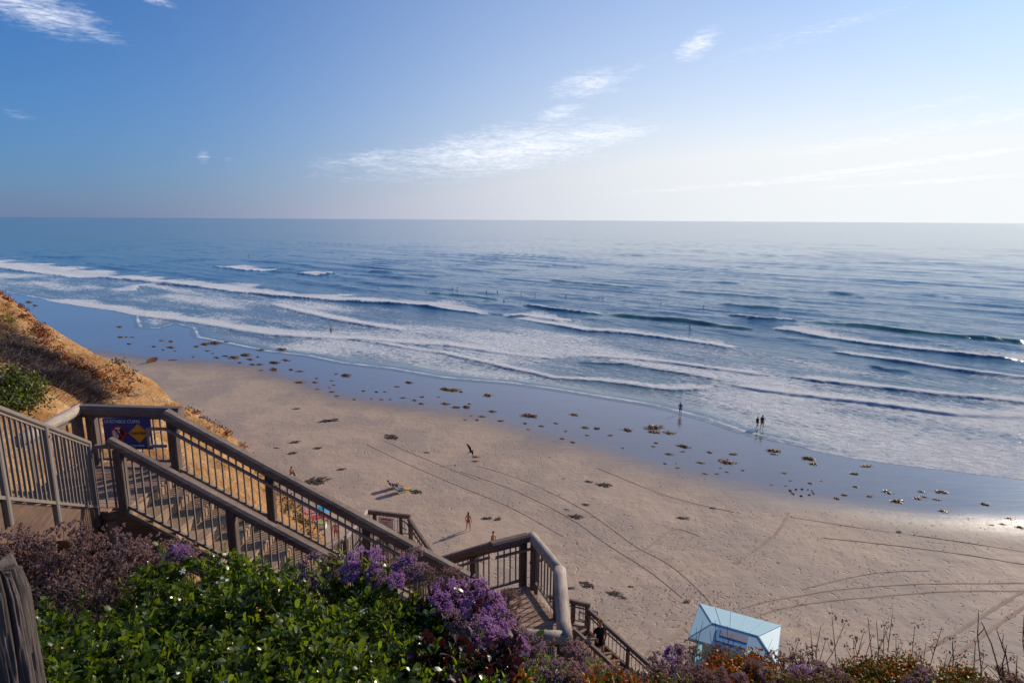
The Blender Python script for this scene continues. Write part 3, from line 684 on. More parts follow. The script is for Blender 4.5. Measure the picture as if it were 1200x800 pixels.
# left painted steel railing beside the steps from the path above
ra = atd(-60, 571, 5.85); ra_t = atd(-60, 446, 5.85); rb = np.array([-6.10, 8.42, Z1+.12])
def steel_railing():
    a0 = atd(0, 583, 6.15); a1 = np.array([-6.06, 8.36, Z1+.06]); dd = a1-a0; a = a0-dd*.45; t = thing('railing', a1, 'painted steel railing with thin bars left of the upper landing', 'railing', 'wooden stair railings')
    hgt = .99; L = np.linalg.norm((a1-a)[:2]); yaw = math.atan2(dd[1], dd[0])
    b = MB(); b.bar(a+Zu*hgt, a1+Zu*hgt, .055, .05, Zu, .01); b.build('top_rail', METAL_L, t)
    b = MB(); b.bar(a+Zu*(hgt-.055), a1+Zu*(hgt-.055), .03, .022); b.build('flat_bar', METAL_L, t)
    b = MB(); b.bar(a, a1, .04, .035); b.build('bottom_rail', METAL_L, t)
    for f in (.02, .335, .635, .99):
        p = a+(a1-a)*f; post(t, p, -.30, hgt-.02, .07, yaw, METAL)
    bm_ = MB(); bm_.bar((0, 0, 0), (0, 0, hgt-.05), .022, .022); me = bm_.mesh('baluster', METAL_L); n = int(L/.118)
    for i in range(n):
        p = a+(a1-a)*((i+.5)/n); o = link('baluster', me, t); o.location = p-ORG[t.name]; o.rotation_euler = (0, 0, yaw)
    # plank curb under it
    c = thing('wall', a1, 'low plank retaining wall under the painted steel railing', 'wall')
    for k in range(2):
        b = MB(); b.bar(a-Zu*(.17+.22*k)+np.array([-.05, 0, 0]), a1-Zu*(.17+.22*k)+np.array([-.05, 0, 0]), .05, .21, Zu, .006); b.build('plank', W_CURB, c)
    # steps behind it
    st = thing('stair_flight', a, 'shaded steps leading down from the path to the upper landing', 'stairs', 'wooden stair flights')
    nst = 13; lv = np.array([-1.15, -.25, 0]); bb = MB(); 
    for i in range(nst):
        p = a+(a1-a)*(i+.5)/nst; p = p-Zu*.05
        b = MB(); b.bar(p+lv*.04, p+lv, .32, .05, Zu, .006); b.build('tread', W_TREAD, st)
    b = MB(); b.bar(a+lv*1.03-Zu*.2, a1+lv*1.03-Zu*.2, .07, .3); b.build('stringer', W_STR, st)
    # small return piece and stub pile beside the corner post
    cpt = a1+np.array([.16, .02, -.1]); g = float(th(cpt[0], cpt[1])[0])
    pl = thing('pile', (cpt[0], cpt[1], g), 'short brown log pile with steel collar under the corner post', 'pile')
    b = MB(); b.tube([(cpt[0], cpt[1], g-.2), (cpt[0], cpt[1], Z1-.10)], .115, 12); b.build('log', CONC, pl, True)
    b = MB(); b.tube([(cpt[0], cpt[1], Z1-.12), (cpt[0], cpt[1], Z1-.03)], .13, 12); b.build('collar', BOLT, pl, True)
    gt = thing('gate', cpt, 'short steel gate panel between the steel railing and corner post', 'gate')
    b = MB(); b.bar(a1+np.array([.06, .02, .93]), near0+np.array([-.10, 0, .97]), .05, .05); b.build('top_rail', METAL_L, gt)
    for f in (.4, .75):
        q = a1+(near0-a1)*f; q[2] = Z1; b = MB(); b.bar(q+Zu*.03, q+Zu*.95, .022, .022); b.build('baluster', METAL, gt)
    return a0, a1
steel_railing()

# the blue warning sign hung on the back rail
def text_mesh(s_, size, mt, parent, name, loc, ex, ey, depth=.002, align='LEFT'):
    cu = bpy.data.curves.new(name, 'FONT'); cu.body = s_; cu.size = size; cu.extrude = depth; cu.align_x = align
    tmp = bpy.data.objects.new('tmp', cu); COL.objects.link(tmp); bpy.context.view_layer.update()
    me = bpy.data.meshes.new_from_object(tmp.evaluated_get(bpy.context.evaluated_depsgraph_get())); bpy.data.objects.remove(tmp)
    ez = np.cross(ex, ey); rot = np.array([ex, ey, ez]).T
    v = np.array([x.co for x in me.vertices]) @ rot.T + np.array(loc)-ORG[parent.name]
    me.vertices.foreach_set('co', v.astype(np.float32).ravel()); me.materials.clear(); me.materials.append(mt); me.update()
    return link(name, me, parent)
def warning_sign():
    y = k0[1]-.17
    def at_y(px, py): d = ray(px, py); return CAMP+d*(y/d[1])
    a = at_y(120, 490); bq = at_y(176, 491); c = at_y(124, 526); w = bq[0]-a[0]; h = a[2]-c[2]
    t = thing('warning_sign', (a[0]+w/2, y, a[2]-h), 'blue cliff warning sign with yellow diamond hung on the landing rail', 'sign')
    x0, z1 = a[0], a[2]; ex, ey = np.array([1.0, 0, 0]), Zu
    b = MB(); b.bar((x0, y, z1-h/2), (x0+w, y, z1-h/2), .012, h, Zu, .005); b.build('sign_plate', SIGN_B, t)
    yf = y-.009
    text_mesh('UNSTABLE CLIFFS', .088*w/.72*.78, SIGN_W, t, 'heading', (x0+.03*w, yf, z1-.14*h), ex, ey)
    text_mesh('Stay back from bluffs', .05*w/.72*.9, SIGN_W, t, 'small_lettering', (x0+.30*w, yf, z1-.90*h), ex, ey)
    cx, cz, r_ = x0+.31*w, z1-.47*h, .24*h
    b = MB(); n = 28
    b.add([(cx+r_*.86*math.cos(2*math.pi*i/n), yf, cz+r_*.86*math.sin(2*math.pi*i/n)) for i in range(n)], [tuple(range(n))]); b.build('white_disc', SIGN_W, t)
    b = MB(); vs = []
    for i in range(n):
        for q in (.80, 1.0): vs.append((cx+r_*q*math.cos(2*math.pi*i/n), yf-.003, cz+r_*q*math.sin(2*math.pi*i/n)))
    b.add(vs, [(2*i, 2*i+1, 2*((i+1) % n)+1, 2*((i+1) % n)) for i in range(n)]); b.bar((cx-r_*.62, yf-.003, cz+r_*.62), (cx+r_*.62, yf-.003, cz-r_*.62), .002, r_*.2, Zu); b.build('red_ring', SIGN_R, t)
    b = MB()                                   # cliff half with a climber
    pts = [(cx+r_*.80*math.cos(an), yf-.0015, cz+r_*.80*math.sin(an)) for an in np.linspace(-1.75, 1.15, 14)] + [(cx+r_*.1, yf-.0015, cz+r_*.45), (cx+r_*.2, yf-.0015, cz+.1*r_), (cx, yf-.0015, cz-.3*r_)]
    b.add(pts, [tuple(range(len(pts)))])
    for (u0, v0, u1, v1, wd) in ((-.2, .35, -.15, -.02, .16), (-.15, 0, -.35, -.35, .1), (-.15, 0, .0, -.28, .1), (-.2, .28, .08, .42, .08), (-.2, .2, -.42, .02, .08)):
        b.bar((cx+u0*r_, yf-.0015, cz+v0*r_), (cx+u1*r_, yf-.0015, cz+v1*r_), .001, wd*r_, (0.3, 0, 1))
    b.ell((cx-.22*r_, yf-.0015, cz+.48*r_), (.1*r_, .001, .1*r_)); b.build('climber_symbol', BLACK, t)
    b = MB(); dx, dz, rr = x0+.73*w, z1-.47*h, .31*h
    b.add([(dx-rr, yf, dz), (dx, yf, dz-rr), (dx+rr, yf, dz), (dx, yf, dz+rr)], [(0, 1, 2, 3)]); b.build('yellow_diamond', SIGN_Y, t)
    text_mesh('DANGER', .058*w/.72, BLACK, t, 'danger_lettering', (dx, yf-.003, dz-.02), ex, ey, align='CENTER')
warning_sign()

# middle landing
L2 = [atz(505, 652, Z2+1.07), atz(617, 625, Z2+1.07), atz(656, 663, Z2+1.07), atz(662, 740, Z2+1.07), atz(545, 736, Z2+1.07)]
for p in L2: p[2] = Z2
e1n = near0+D1*len1; e1f = far0+D1*len1
M_A = atz(578, 634.4, Z2+1.07); M_N = atz(549, 655, Z2+1.07); M_A[2] = M_N[2] = Z2
deck('middle landing of reddish planks crossed by slanting rail shadows', [(e1n[0], e1n[1]), (L2[3][0], L2[3][1]), (L2[2][0], L2[2][1]), (L2[1][0], L2[1][1]), (M_A[0], M_A[1]), (M_N[0], M_N[1]), (e1f[0], e1f[1])], Z2, (1, .12))
railing('beam rail with looped handrail at the seaward side of the middle landing', M_A, L2[1], posts=(.9,), ext=(.05, .03), capw=.17, caph=.17, sp=.12, hand=(-.12, .80), loop='end')
railing('log rail slanting along the right edge of the middle landing', L2[1]+np.array([.1, .08, 0]), L2[2], posts=(.12, .96), cap='log', capw=.2, caph=.19, sp=.13, group='wooden stair railings')
railing('pale round log rail pointing towards the viewer at the middle landing', L2[2], L2[3], posts=(), cap='log', capw=.23, caph=.21, sp=.13, nb=True, ext=(.02, .05))
railing('shaded near log rail of the middle landing above purple flowers', L2[4]-np.array([.15, 0, 0]), L2[3], posts=(.3, .80, .97), cap='log', capw=.2, caph=.19, sp=.14)
# lower flight behind, going left and away
D2 = U3((-.83, .56, 0)); N2 = U3((-.56, -.83, 0))
e2, _ = flight('hidden flight descending left from the middle landing behind the thick rail', M_A+D2*.05, D2, .98, 12, RISE, GO, N2)
f2l = GO*12
railing('far rail of the flight descending left behind the middle landing', M_A, M_A+D2*f2l-Zu*RISE*12, posts=(.12, .5, .97), capw=.17, caph=.17, ext=(.04, 0), hand=(.12, .8), loop='none')
railing('short near rail ending in a square post left of the middle landing', M_N+D2*.5-Zu*.29, M_N+D2*f2l-Zu*RISE*12, posts=(.02, .5, .97), capw=.15, caph=.13, hand=(-.12, .78), loop='start')
M2 = e2; ZM = M2[2]
deck('small shaded landing under the middle of the staircase', [M2[:2]+(-.1, .1), M2[:2]+(-1.5, 1.0), M2[:2]+(-2.1, .1), M2[:2]+(-.7, -.9)], ZM, (-.83, .56))
# lower landing with its notice
q = {k: atz(*v, Z3+.95) for k, v in dict(a=(424, 604), b=(430, 597), c=(481, 603), d=(403, 630), e=(388, 632), f=(479, 606), g=(612, 684)).items()}
for k in q: q[k][2] = Z3
D3 = U3((q['g']-q['f'])*(1, 1, 0)); N3 = np.array([-D3[1], D3[0], 0])
L3n = q['d']+np.array([1.4, -.3, 0]); L3r = q['f']-N3*1.4
deck('lower landing left of the small white notice, seen through balusters', [q['d'][:2], L3r[:2], q['c'][:2], q['b'][:2]], Z3, (1, .1))
KW = dict(h=.95, capw=.17, caph=.14, sp=.15)
railing('back rail of the lower landing with a white notice hung on it', q['b'], q['c'], posts=(.18, .78), **KW)
railing('pale sunlit rail at the left side of the lower landing', q['d'], q['b'], posts=(.1, .9), cap='log', h=.95, capw=.19, caph=.16, sp=.15)
railing('short pale rail turning left below the lower landing', q['e'], q['d'], posts=(0, 1), cap='log', h=.95, capw=.16, caph=.14, sp=.16)
f3len = np.linalg.norm((q['g']-q['f'])[:2]); n3 = int(f3len/GO); 
railing('seaward rail of the lower flight passing behind the middle landing', q['f'], q['f']+D3*n3*GO-Zu*RISE*n3, posts=(.015, .35, .7, .98), hand=(-.12, .75), loop='start', **KW)
e3, _ = flight('lower flight of steps below the white notice', q['f']-N3*1.35, D3, 1.3, n3, RISE, GO, N3)
railing('landward rail of the lower flight behind the middle landing posts', q['f']-N3*1.35, q['f']-N3*1.35+D3*n3*GO-Zu*RISE*n3, posts=(.015, .5, .98), **KW)
# connecting flight from the small landing to the lower landing
a_ = M2+np.array([-1.5, .6, 0]); g_ = (L3r+L3n)/2+np.array([-.8, -.1, 0]); D5 = U3((g_-a_)*(1, 1, 0)); N5 = np.array([-D5[1], D5[0], 0]); ln = np.linalg.norm((g_-a_)[:2]); nn5 = int(round((a_[2]-Z3)/RISE)); go5 = ln/nn5
flight('long shaded flight leading away to the lower landing', a_-N5*.65, D5, 1.3, nn5, RISE, go5, N5)
for s_, lb in ((-1, 'right hand rail of the long shaded flight to the lower landing'), (1, 'left hand rail of the long shaded flight to the lower landing')):
    railing(lb, a_+N5*.65*s_, a_+N5*.65*s_+D5*ln-Zu*(a_[2]-Z3), posts=(.02, .35, .68, .98), **KW)
def notice():
    p = (q['b']+q['c'])/2; d = U3(q['c']-q['b']); n = np.array([d[1], -d[0], 0]); 
    c = q['b']+(q['c']-q['b'])*.46+n*.11; w, h = .66, .52; ctr = c+Zu*.50
    t = thing('notice_board', ctr, 'small weathered white notice with red heading on the lower landing rail', 'sign')
    b = MB(); b.bar(ctr-d*w/2, ctr+d*w/2, .014, h); b.build('sign_plate', SIGN_W, t)
    b = MB()
    f = n*.010
    b.bar(ctr-d*.22+f+Zu*.18, ctr+d*.22+f+Zu*.18, .003, .05)
    for k, wd in ((.06, .2), (-.02, .1), (-.12, .24)): b.bar(ctr-d*wd+f+Zu*k, ctr+d*wd+f+Zu*k, .003, .022)
    b.build('red_print', SIGN_R, t)
notice()
# lowest landing and the flight the man walks down
r = {k: atz(*v, Z4+.95) for k, v in dict(a=(655, 698), b=(692, 707), c=(689, 712), n=(667, 733)).items()}
for k in r: r[k][2] = Z4
def solve_dir(p, tx, ty):
    best = None
    for an in np.linspace(-80, 30, 111):
        for s_ in np.linspace(.5, 6, 56):
            w = p+np.array([math.cos(R(an)), math.sin(R(an)), -.56])*s_+Zu*.95-CAMP; Dp = w @ FW
            e = (600+F*(w @ RT)/Dp-tx)**2+(400-F*(w @ UP)/Dp-ty)**2
            if best is None or e < best[0]: best = (e, an, s_)
    return best
_, an4, len4 = solve_dir(r['c'], 768, 783)
D4 = np.array([math.cos(R(an4)), math.sin(R(an4)), 0]); N4 = np.array([-D4[1], D4[0], 0]); R4 = .56*GO
n4 = int(len4/GO)+4; W4 = max(.9, min(1.5, float((r['c']-r['n']) @ N4)))
deck('lowest landing behind the bright log rail, above the man in black', [r['n'][:2]-D4[:2]*1.6, r['n'][:2], r['c'][:2], r['b'][:2], r['a'][:2]-(.6, -.1)], Z4, (1, -.3))
railing('back rail of the lowest landing right of the bright log rail', r['a']-np.array([.4, -.1, 0]), r['b'], posts=(.6, .92), hand=(-.12, .75), loop='end', **KW)
railing('seaward rail beside the man in black shirt on the stairs', r['c'], r['c']+D4*n4*GO-Zu*R4*n4, posts=(.012, .42, .82), hand=(-.12, .75), loop='start', **KW)
p4 = r['c']-N4*W4
flight('lowest visible flight with the man in black shirt on the stairs', p4, D4, W4, n4, R4, GO, N4)
railing('landward rail in front of the man in black shirt on the stairs', p4, p4+D4*n4*GO-Zu*R4*n4, posts=(.02, .45, .9), **KW)
def drop_post(lbl, px_, pz):
    g = float(th(*px_[:2])[0]); t = thing('pile', (px_[0], px_[1], g), lbl, 'pile'); b = MB(); b.tube([(px_[0], px_[1], g-.3), (px_[0], px_[1], pz)], .12, 10); b.build('log', CONC, t, True)
drop_post('log pile carrying the lowest flight below the man in black', p4+D4*n4*GO*.6+N4*.6, Z4-R4*n4*.6-.3)


# ------------------------------------------------------------------ people
def skinned(name, J, E, mt, parent, sub=1, root=0):
    """one continuous surface grown round a skeleton of joints (x, y, z, radius or (rx, ry))"""
    me = bpy.data.meshes.new(name); keys = list(J); ix = {k: i for i, k in enumerate(keys)}
    me.from_pydata([J[k][:3] for k in keys], [(ix[a], ix[b]) for a, b in E], [])
    o = bpy.data.objects.new('tmp', me); COL.objects.link(o)
    o.modifiers.new('s', 'SKIN'); 
    for i, k in enumerate(keys):
        rr = J[k][3]; rr = rr if hasattr(rr, '__len__') else (rr, rr)
        me.skin_vertices[0].data[i].radius = rr; me.skin_vertices[0].data[i].use_root = (i == root)
    mod = o.modifiers.new('d', 'SUBSURF'); mod.levels = sub
    bpy.context.view_layer.update()
    nm = bpy.data.meshes.new_from_object(o.evaluated_get(bpy.context.evaluated_depsgraph_get()))
    bpy.data.objects.remove(o); nm.name = name
    nm.polygons.foreach_set('use_smooth', [True]*len(nm.polygons)); nm.materials.clear(); nm.materials.append(mt); nm.update()
    c = bpy.data.objects.new(name, nm); COL.objects.link(c); c.parent = parent; ORG[c.name] = ORG[parent.name]
    return c
def base_joints():
    J = dict(pel=(0, 0, .95, .12), waist=(0, 0, 1.10, (.125, .10)), chest=(0, 0, 1.30, (.15, .11)), nb=(0, -.01, 1.46, .065), neck=(0, .0, 1.52, .052), h1=(0, .02, 1.60, .075), h2=(0, .01, 1.67, .095), h3=(0, 0, 1.745, .055), nose=(0, .118, 1.645, .014))
    for s_, n in ((-1, 'l'), (1, 'r')):
        J['sh'+n] = (s_*.175, 0, 1.415, .06); J['el'+n] = (s_*.235, -.02, 1.13, .042); J['wr'+n] = (s_*.25, .05, .89, .029); J['ha'+n] = (s_*.25, .075, .82, (.022, .042))
        J['hip'+n] = (s_*.095, 0, .90, .095); J['kn'+n] = (s_*.105, .015, .49, .058); J['an'+n] = (s_*.105, -.02, .09, .038); J['to'+n] = (s_*.12, .13, .03, (.04, .025))
    return J
def edges(fing=False):
    E = [('pel', 'waist'), ('waist', 'chest'), ('chest', 'nb'), ('nb', 'neck'), ('neck', 'h1'), ('h1', 'h2'), ('h2', 'h3'), ('h2', 'nose')]
    for n in 'lr': E += [('chest', 'sh'+n), ('sh'+n, 'el'+n), ('el'+n, 'wr'+n), ('wr'+n, 'ha'+n), ('pel', 'hip'+n), ('hip'+n, 'kn'+n), ('kn'+n, 'an'+n), ('an'+n, 'to'+n)]
    return E
def lerp(a, b, f, r=None): return tuple(a[i]+(b[i]-a[i])*f for i in range(3))+((r,) if r is not None else ())
def person(label, loc, yaw, pose=None, skin=None, hair=None, shirt=None, sleeves=.55, shorts=None, leg=.5, bikini=None, height=1.75, fingers=False, long_hair=False, hat=None, cat='person', group=None, suit=None):
    J = base_joints(); J.update(pose or {}); t = thing('person', (0, 0, 0), label, cat, group)
    skin = skin or SKIN
    E = edges()
    if fingers:
        for n, s_ in (('l', -1), ('r', 1)):
            w = np.array(J['wr'+n][:3]); h = np.array(J['ha'+n][:3]); d = U3(h-w); side = U3(np.cross(d, (s_, 0, .01))); inn = np.cross(side, d)
            for k, L in enumerate((.075, .085, .078, .06)):
                p0 = h+side*(.03-.02*k)+d*.03; p1 = p0+d*L*.5+inn*.012*s_; p2 = p1+d*L*.4+inn*.03*s_
                for q_, (nm_, pp) in enumerate((('a', p0), ('b', p1), ('c', p2))): J['f%s%d%s' % (n, k, nm_)] = (*pp, .0095-.001*q_)
                E += [('ha'+n, 'f%s%da' % (n, k)), ('f%s%da' % (n, k), 'f%s%db' % (n, k)), ('f%s%db' % (n, k), 'f%s%dc' % (n, k))]
            p0 = w+(h-w)*.45+side*.035; p1 = p0+d*.035+side*.022; J['t%sa' % n] = (*p0, .012); J['t%sb' % n] = (*p1, .010); E += [('wr'+n, 't%sa' % n), ('t%sa' % n, 't%sb' % n)]
    skinned('body', J, E, suit or skin, t)
    h1, h2, h3 = [np.array(J[k][:3]) for k in ('h1', 'h2', 'h3')]; up = U3(h3-h1); fw = U3(np.array(J['nose'][:3])-h2); bk = -fw
    if hair:
        b = MB(); rt_ = np.cross(fw, up); rot = np.array([rt_, fw, up]).T
        b.ell(h2+up*.035+bk*.020, (.090, .095, .085), 12, 8, 0, rot)
        if long_hair: b.ell(h2-up*.10+bk*.06, (.085, .05, .17), 10, 6, 0, rot)
        b.build('hair', hair, t, True)
    b = MB(); rt_ = np.cross(fw, up)
    for s_ in (-1, 1): 
        b = MB(); b.ell(h2+fw*.085+rt_*.035*s_-up*.005, (.012, .008, .008), 6, 4); b.build('eye', BLACK, t)
        b = MB(); b.ell(h2+rt_*.092*s_-up*.02, (.012, .025, .032), 6, 4, 0, np.array([rt_, fw, up]).T); b.build('ear', skin, t)
    b = MB(); b.ell(h1+fw*.072+up*.0, (.026, .010, .008), 6, 4, 0, np.array([rt_, fw, up]).T); b.build('mouth', SIGN_R if False else SKIN_T, t)
    if shirt:
        K = {k: J[k] for k in ('pel', 'waist', 'chest', 'nb', 'shl', 'shr')}
        K['hem'] = lerp(J['waist'], J['pel'], 1.55, .148); K['pel'] = (*J['pel'][:3], .148); K['waist'] = (*J['waist'][:3], (.155, .13)); K['chest'] = (*J['chest'][:3], (.175, .135)); K['nb'] = (*lerp(J['chest'], J['nb'], .92), .075)
        K['shl'] = (*J['shl'][:3], .075); K['shr'] = (*J['shr'][:3], .075); K['sl'] = lerp(J['shl'], J['ell'], sleeves, .072); K['sr'] = lerp(J['shr'], J['elr'], sleeves, .072)
        skinned('shirt', K, [('pel', 'hem'), ('pel', 'waist'), ('waist', 'chest'), ('chest', 'nb'), ('chest', 'shl'), ('chest', 'shr'), ('shl', 'sl'), ('shr', 'sr')], shirt, t)
    if shorts:
        K = dict(w=lerp(J['pel'], J['waist'], .45, (.14, .12)), pel=(*J['pel'][:3], .142), hl=(*J['hipl'][:3], .112), hr=(*J['hipr'][:3], .112), ll=lerp(J['hipl'], J['knl'], leg, .092), lr=lerp(J['hipr'], J['knr'], leg, .092))
        skinned('shorts', K, [('w', 'pel'), ('pel', 'hl'), ('pel', 'hr'), ('hl', 'll'), ('hr', 'lr')], shorts, t)
    if bikini:
        K = dict(pel=(*J['pel'][:3], .128), hl=(*J['hipl'][:3], .104), hr=(*J['hipr'][:3], .104)); skinned('swim_bottoms', K, [('pel', 'hl'), ('pel', 'hr')], bikini[1], t)
        K = dict(a=lerp(J['waist'], J['chest'], .55, (.138, .112)), b=lerp(J['waist'], J['chest'], .85, (.148, .118))); skinned('swim_top', K, [('a', 'b')], bikini[0], t)
    if hat:
        b = MB(); c = h2+up*.06; b.tube([c, c+up*.012], .20, 14); b.tube([c+up*.01, c+up*.10], [.105, .085], 12); b.build('hat', hat, t, True)
    k = height/1.79; t.scale = (k, k, k); t.location = [float(v) for v in loc]; t.rotation_euler = (0, 0, yaw); return t
def legs(fl=0., fr=0., w=.105, bl=0., br=0.):
    """stride: positive swings that foot forward, b* bends the knee"""
    o = {}
    for n, s_, f, b_ in (('l', -1, fl, bl), ('r', 1, fr, br)):
        o['kn'+n] = (s_*w, f*.55+b_*.18+.015, .49+abs(f)*.03+b_*.06, .058); o['an'+n] = (s_*w*1.1, f-.02-b_*.10, .09+b_*.12+max(0, -f)*.10, .038); o['to'+n] = (s_*w*1.2, f+.13-b_*.08, .03+b_*.06+max(0, -f)*.02, (.04, .025))
    return o
def facing(px0, py0, px1, py1):
    a, b = on_beach(px0, py0), on_beach(px1, py1); return math.atan2(b[1]-a[1], b[0]-a[0])-math.pi/2
SIT = dict(pel=(0, 0, .12, .125), waist=(0, .03, .27, (.125, .10)), chest=(0, .09, .46, (.15, .11)), nb=(0, .12, .62, .065), neck=(0, .14, .68, .052), h1=(0, .18, .75, .075), h2=(0, .18, .82, .095), h3=(0, .175, .895, .055), nose=(0, .29, .80, .014),
    hipl=(-.095, .03, .12, .095), hipr=(.095, .03, .12, .095), knl=(-.13, .40, .40, .06), knr=(.13, .40, .40, .06), anl=(-.12, .62, .08, .038), anr=(.12, .62, .08, .038), tol=(-.13, .75, .04, (.04, .025)), tor=(.13, .75, .04, (.04, .025)),
    shl=(-.175, .10, .57, .06), shr=(.175, .10, .57, .06), ell=(-.24, .26, .40, .042), elr=(.24, .26, .40, .042), wrl=(-.13, .42, .44, .029), wrr=(.13, .42, .44, .029), hal=(-.08, .46, .43, (.03, .03)), har=(.08, .46, .43, (.03, .03)))
LIE = dict(pel=(0, 0, .30, .12), waist=(0, -.15, .36, (.125, .10)), chest=(0, -.31, .50, (.15, .11)), nb=(0, -.41, .64, .065), neck=(0, -.44, .69, .052), h1=(0, -.45, .76, .075), h2=(0, -.47, .82, .095), h3=(0, -.49, .89, .055), nose=(0, -.355, .82, .014),
    hipl=(-.095, .05, .29, .095), hipr=(.095, .05, .29, .095), knl=(-.14, .45, .40, .06), knr=(.14, .45, .36, .06), anl=(-.13, .80, .10, .038), anr=(.13, .84, .10, .038), tol=(-.14, .90, .16, (.04, .025)), tor=(.14, .95, .16, (.04, .025)),
    shl=(-.175, -.37, .60, .06), shr=(.175, -.37, .60, .06), ell=(-.28, -.18, .40, .042), elr=(.28, -.18, .40, .042), wrl=(-.26, .06, .38, .029), wrr=(.26, .06, .38, .029), hal=(-.25, .13, .38, (.03, .03)), har=(.25, .13, .38, (.03, .03)))

# the man on the lowest flight
best = min(((abs(to_px(np.array([(p4+N4*W4*.5+D4*s_)[:2]]), Z4-R4*(s_/GO))[0][0]-706), s_) for s_ in np.linspace(0, 4, 160)))
ms = (math.floor(best[1]/GO)+.5)*GO; mp = p4+N4*W4*.42+D4*ms-Zu*R4*math.ceil(best[1]/GO)
mpose = legs(.16, -.12, .10, .25, .05); mpose.update(ell=(-.31, .06, 1.16, .042), wrl=(-.42, .20, .98, .029), hal=(-.46, .25, .92, (.022, .042)), elr=(.24, -.06, 1.12, .042), wrr=(.24, .0, .88, .029), har=(.235, .03, .81, (.022, .042)))
person('man in black t-shirt and black shorts on the lowest wooden stairs', mp, math.atan2(-D4[1], -D4[0])-math.pi/2-.5, mpose, SKIN, HAIR_B, C_BLACK, .55, C_BLACK, .55, None, 1.82, True)
# people on the sand and at the water's edge
wp = dict(**legs(.02, -.02, .16)); wp.update(ell=(-.25, -.02, 1.14, .04), elr=(.25, -.02, 1.14, .04), wrl=(-.29, .02, .90, .027), wrr=(.29, .02, .90, .027), hal=(-.30, .04, .83, (.02, .036)), har=(.30, .04, .83, (.02, .036)))
p = on_beach(549, 621); person('woman in dark bikini top and coral bottoms standing on the dry sand', p, R(-18), wp, SKIN_T, HAIR_D, bikini=(C_BLACK, C_RED), height=1.62, fingers=True, long_hair=True)
p = on_beach(578, 646); person('bare chested dark haired person partly hidden by the middle landing rail', p, R(40), legs(.03, -.02), SKIN, HAIR_D, shorts=C_NAVY, height=1.7)
p = on_beach(797, 485.5); person('man in blue shirt standing alone at the edge of the water', p, R(-15), legs(.05, -.06), SKIN, HAIR_D, C_BLUE, .6, C_NAVY, .8, height=1.72)
p = on_beach(887, 502); person('left and slimmer of the couple in dark clothes walking at the waterline', p, R(-70), legs(.26, -.24, .07, 0, .3), SKIN_T, HAIR_D, C_BLACK, .3, C_BLACK, .45, height=1.62)
p = on_beach(892.5, 502.5); person('right and taller of the couple in dark clothes walking at the waterline', p, R(-60), legs(-.16, .2, .07, .2, 0), SKIN_T, HAIR_D, C_GREY, .5, C_BLACK, .5, height=1.82)
p = on_beach(340, 557); person('person with bare back sitting on a towel near the cliff foot', p, R(-55), SIT, SKIN_T, HAIR_D, shorts=C_NAVY, leg=.4)
def towel(label, px, py, yaw, mt, mt2, L=1.7, w=.85):
    p = on_beach(px, py); t = thing('towel', p, label, 'towel'); c, s_ = math.cos(yaw), math.sin(yaw)
    for nm, m_, a0, a1 in (('cloth', mt, -.5, .5), ('stripe', mt2, -.42, -.30), ('stripe', mt2, .30, .42)):
        nx, ny = (10, 5); vs = []
        for i in range(nx+1):
            for j in range(ny+1):
                u = (a0+(a1-a0)*i/nx)*L; v = (j/ny-.5)*w*(1 if nm == 'cloth' else .98); x = p[0]+u*c-v*s_; y = p[1]+u*s_+v*c
                z = p[2]+.03+.05*(vnoise(np.array([x*3]), np.array([y*3]), 3)[0])+(.006 if nm == 'stripe' else 0); vs.append((x, y, z))
        b = MB(); b.add(vs, [(i*(ny+1)+j, (i+1)*(ny+1)+j, (i+1)*(ny+1)+j+1, i*(ny+1)+j+1) for i in range(nx) for j in range(ny)]); b.build(nm, m_, t, True)
towel('pale striped towel under the sitting person near the cliff foot', 337, 557, R(30), C_WHITE, C_NAVY)
towel('pink beach towel lying left of the blue umbrella below the cliff', 364, 599, R(20), C_PINK, C_RED)
towel('red and white towel lying in front of the pink towel', 371, 606, R(35), C_RED, C_WHITE)
def umbrella(label, px, py, rad, h, tilt, az_, mts):
    p = on_beach(px, py); t = thing('beach_umbrella', p, label, 'umbrella'); ax = np.array([math.sin(tilt)*math.cos(az_), math.sin(tilt)*math.sin(az_), math.cos(tilt)])
    b = MB(); b.tube([p-Zu*.1, p+ax*h], .018, 6); b.build('pole', METAL_L, t)
    u = U3(np.cross(ax, (1, .2, 0))); v = np.cross(ax, u); n = 8; top = p+ax*h
    for k in range(n):
        b = MB(); vs = []; 
        for i, f in enumerate((0, .35, .7, 1.0)):
            for an in (2*math.pi*k/n, 2*math.pi*(k+.5)/n, 2*math.pi*(k+1)/n):
                rr = rad*f*(.985 if an not in (2*math.pi*k/n, 2*math.pi*(k+1)/n) else 1); vs.append(top+u*rr*math.cos(an)+v*rr*math.sin(an)-ax*(rad*.42*f*f))
        b.add(vs, [(i*3+j, i*3+j+1, i*3+j+4, i*3+j+3) for i in range(3) for j in range(2)]); b.build('panel', mts[k % len(mts)], t, True)
umbrella('blue beach umbrella on the sand just right of the cliff plants', 376, 612, .75, 1.35, R(25), R(60), [C_SKY, C_TEAL])
umbrella('small yellow blue and pink umbrella on the far sand beside the cliff', 180, 425, 1.0, .95, R(50), R(150), [C_YEL, C_YEL, C_SKY, C_PINK])
p = on_beach(382, 612); person('person in pink lying back beside the blue umbrella', p, R(-60), LIE, SKIN, HAIR_D, shirt=C_PINK, shorts=C_RED)
p = on_beach(394, 633); person('tanned person standing on the sand beyond the pale corner rail', p, R(10), legs(.04, -.05), SKIN_T, HAIR_D, shorts=C_RED, height=1.66)
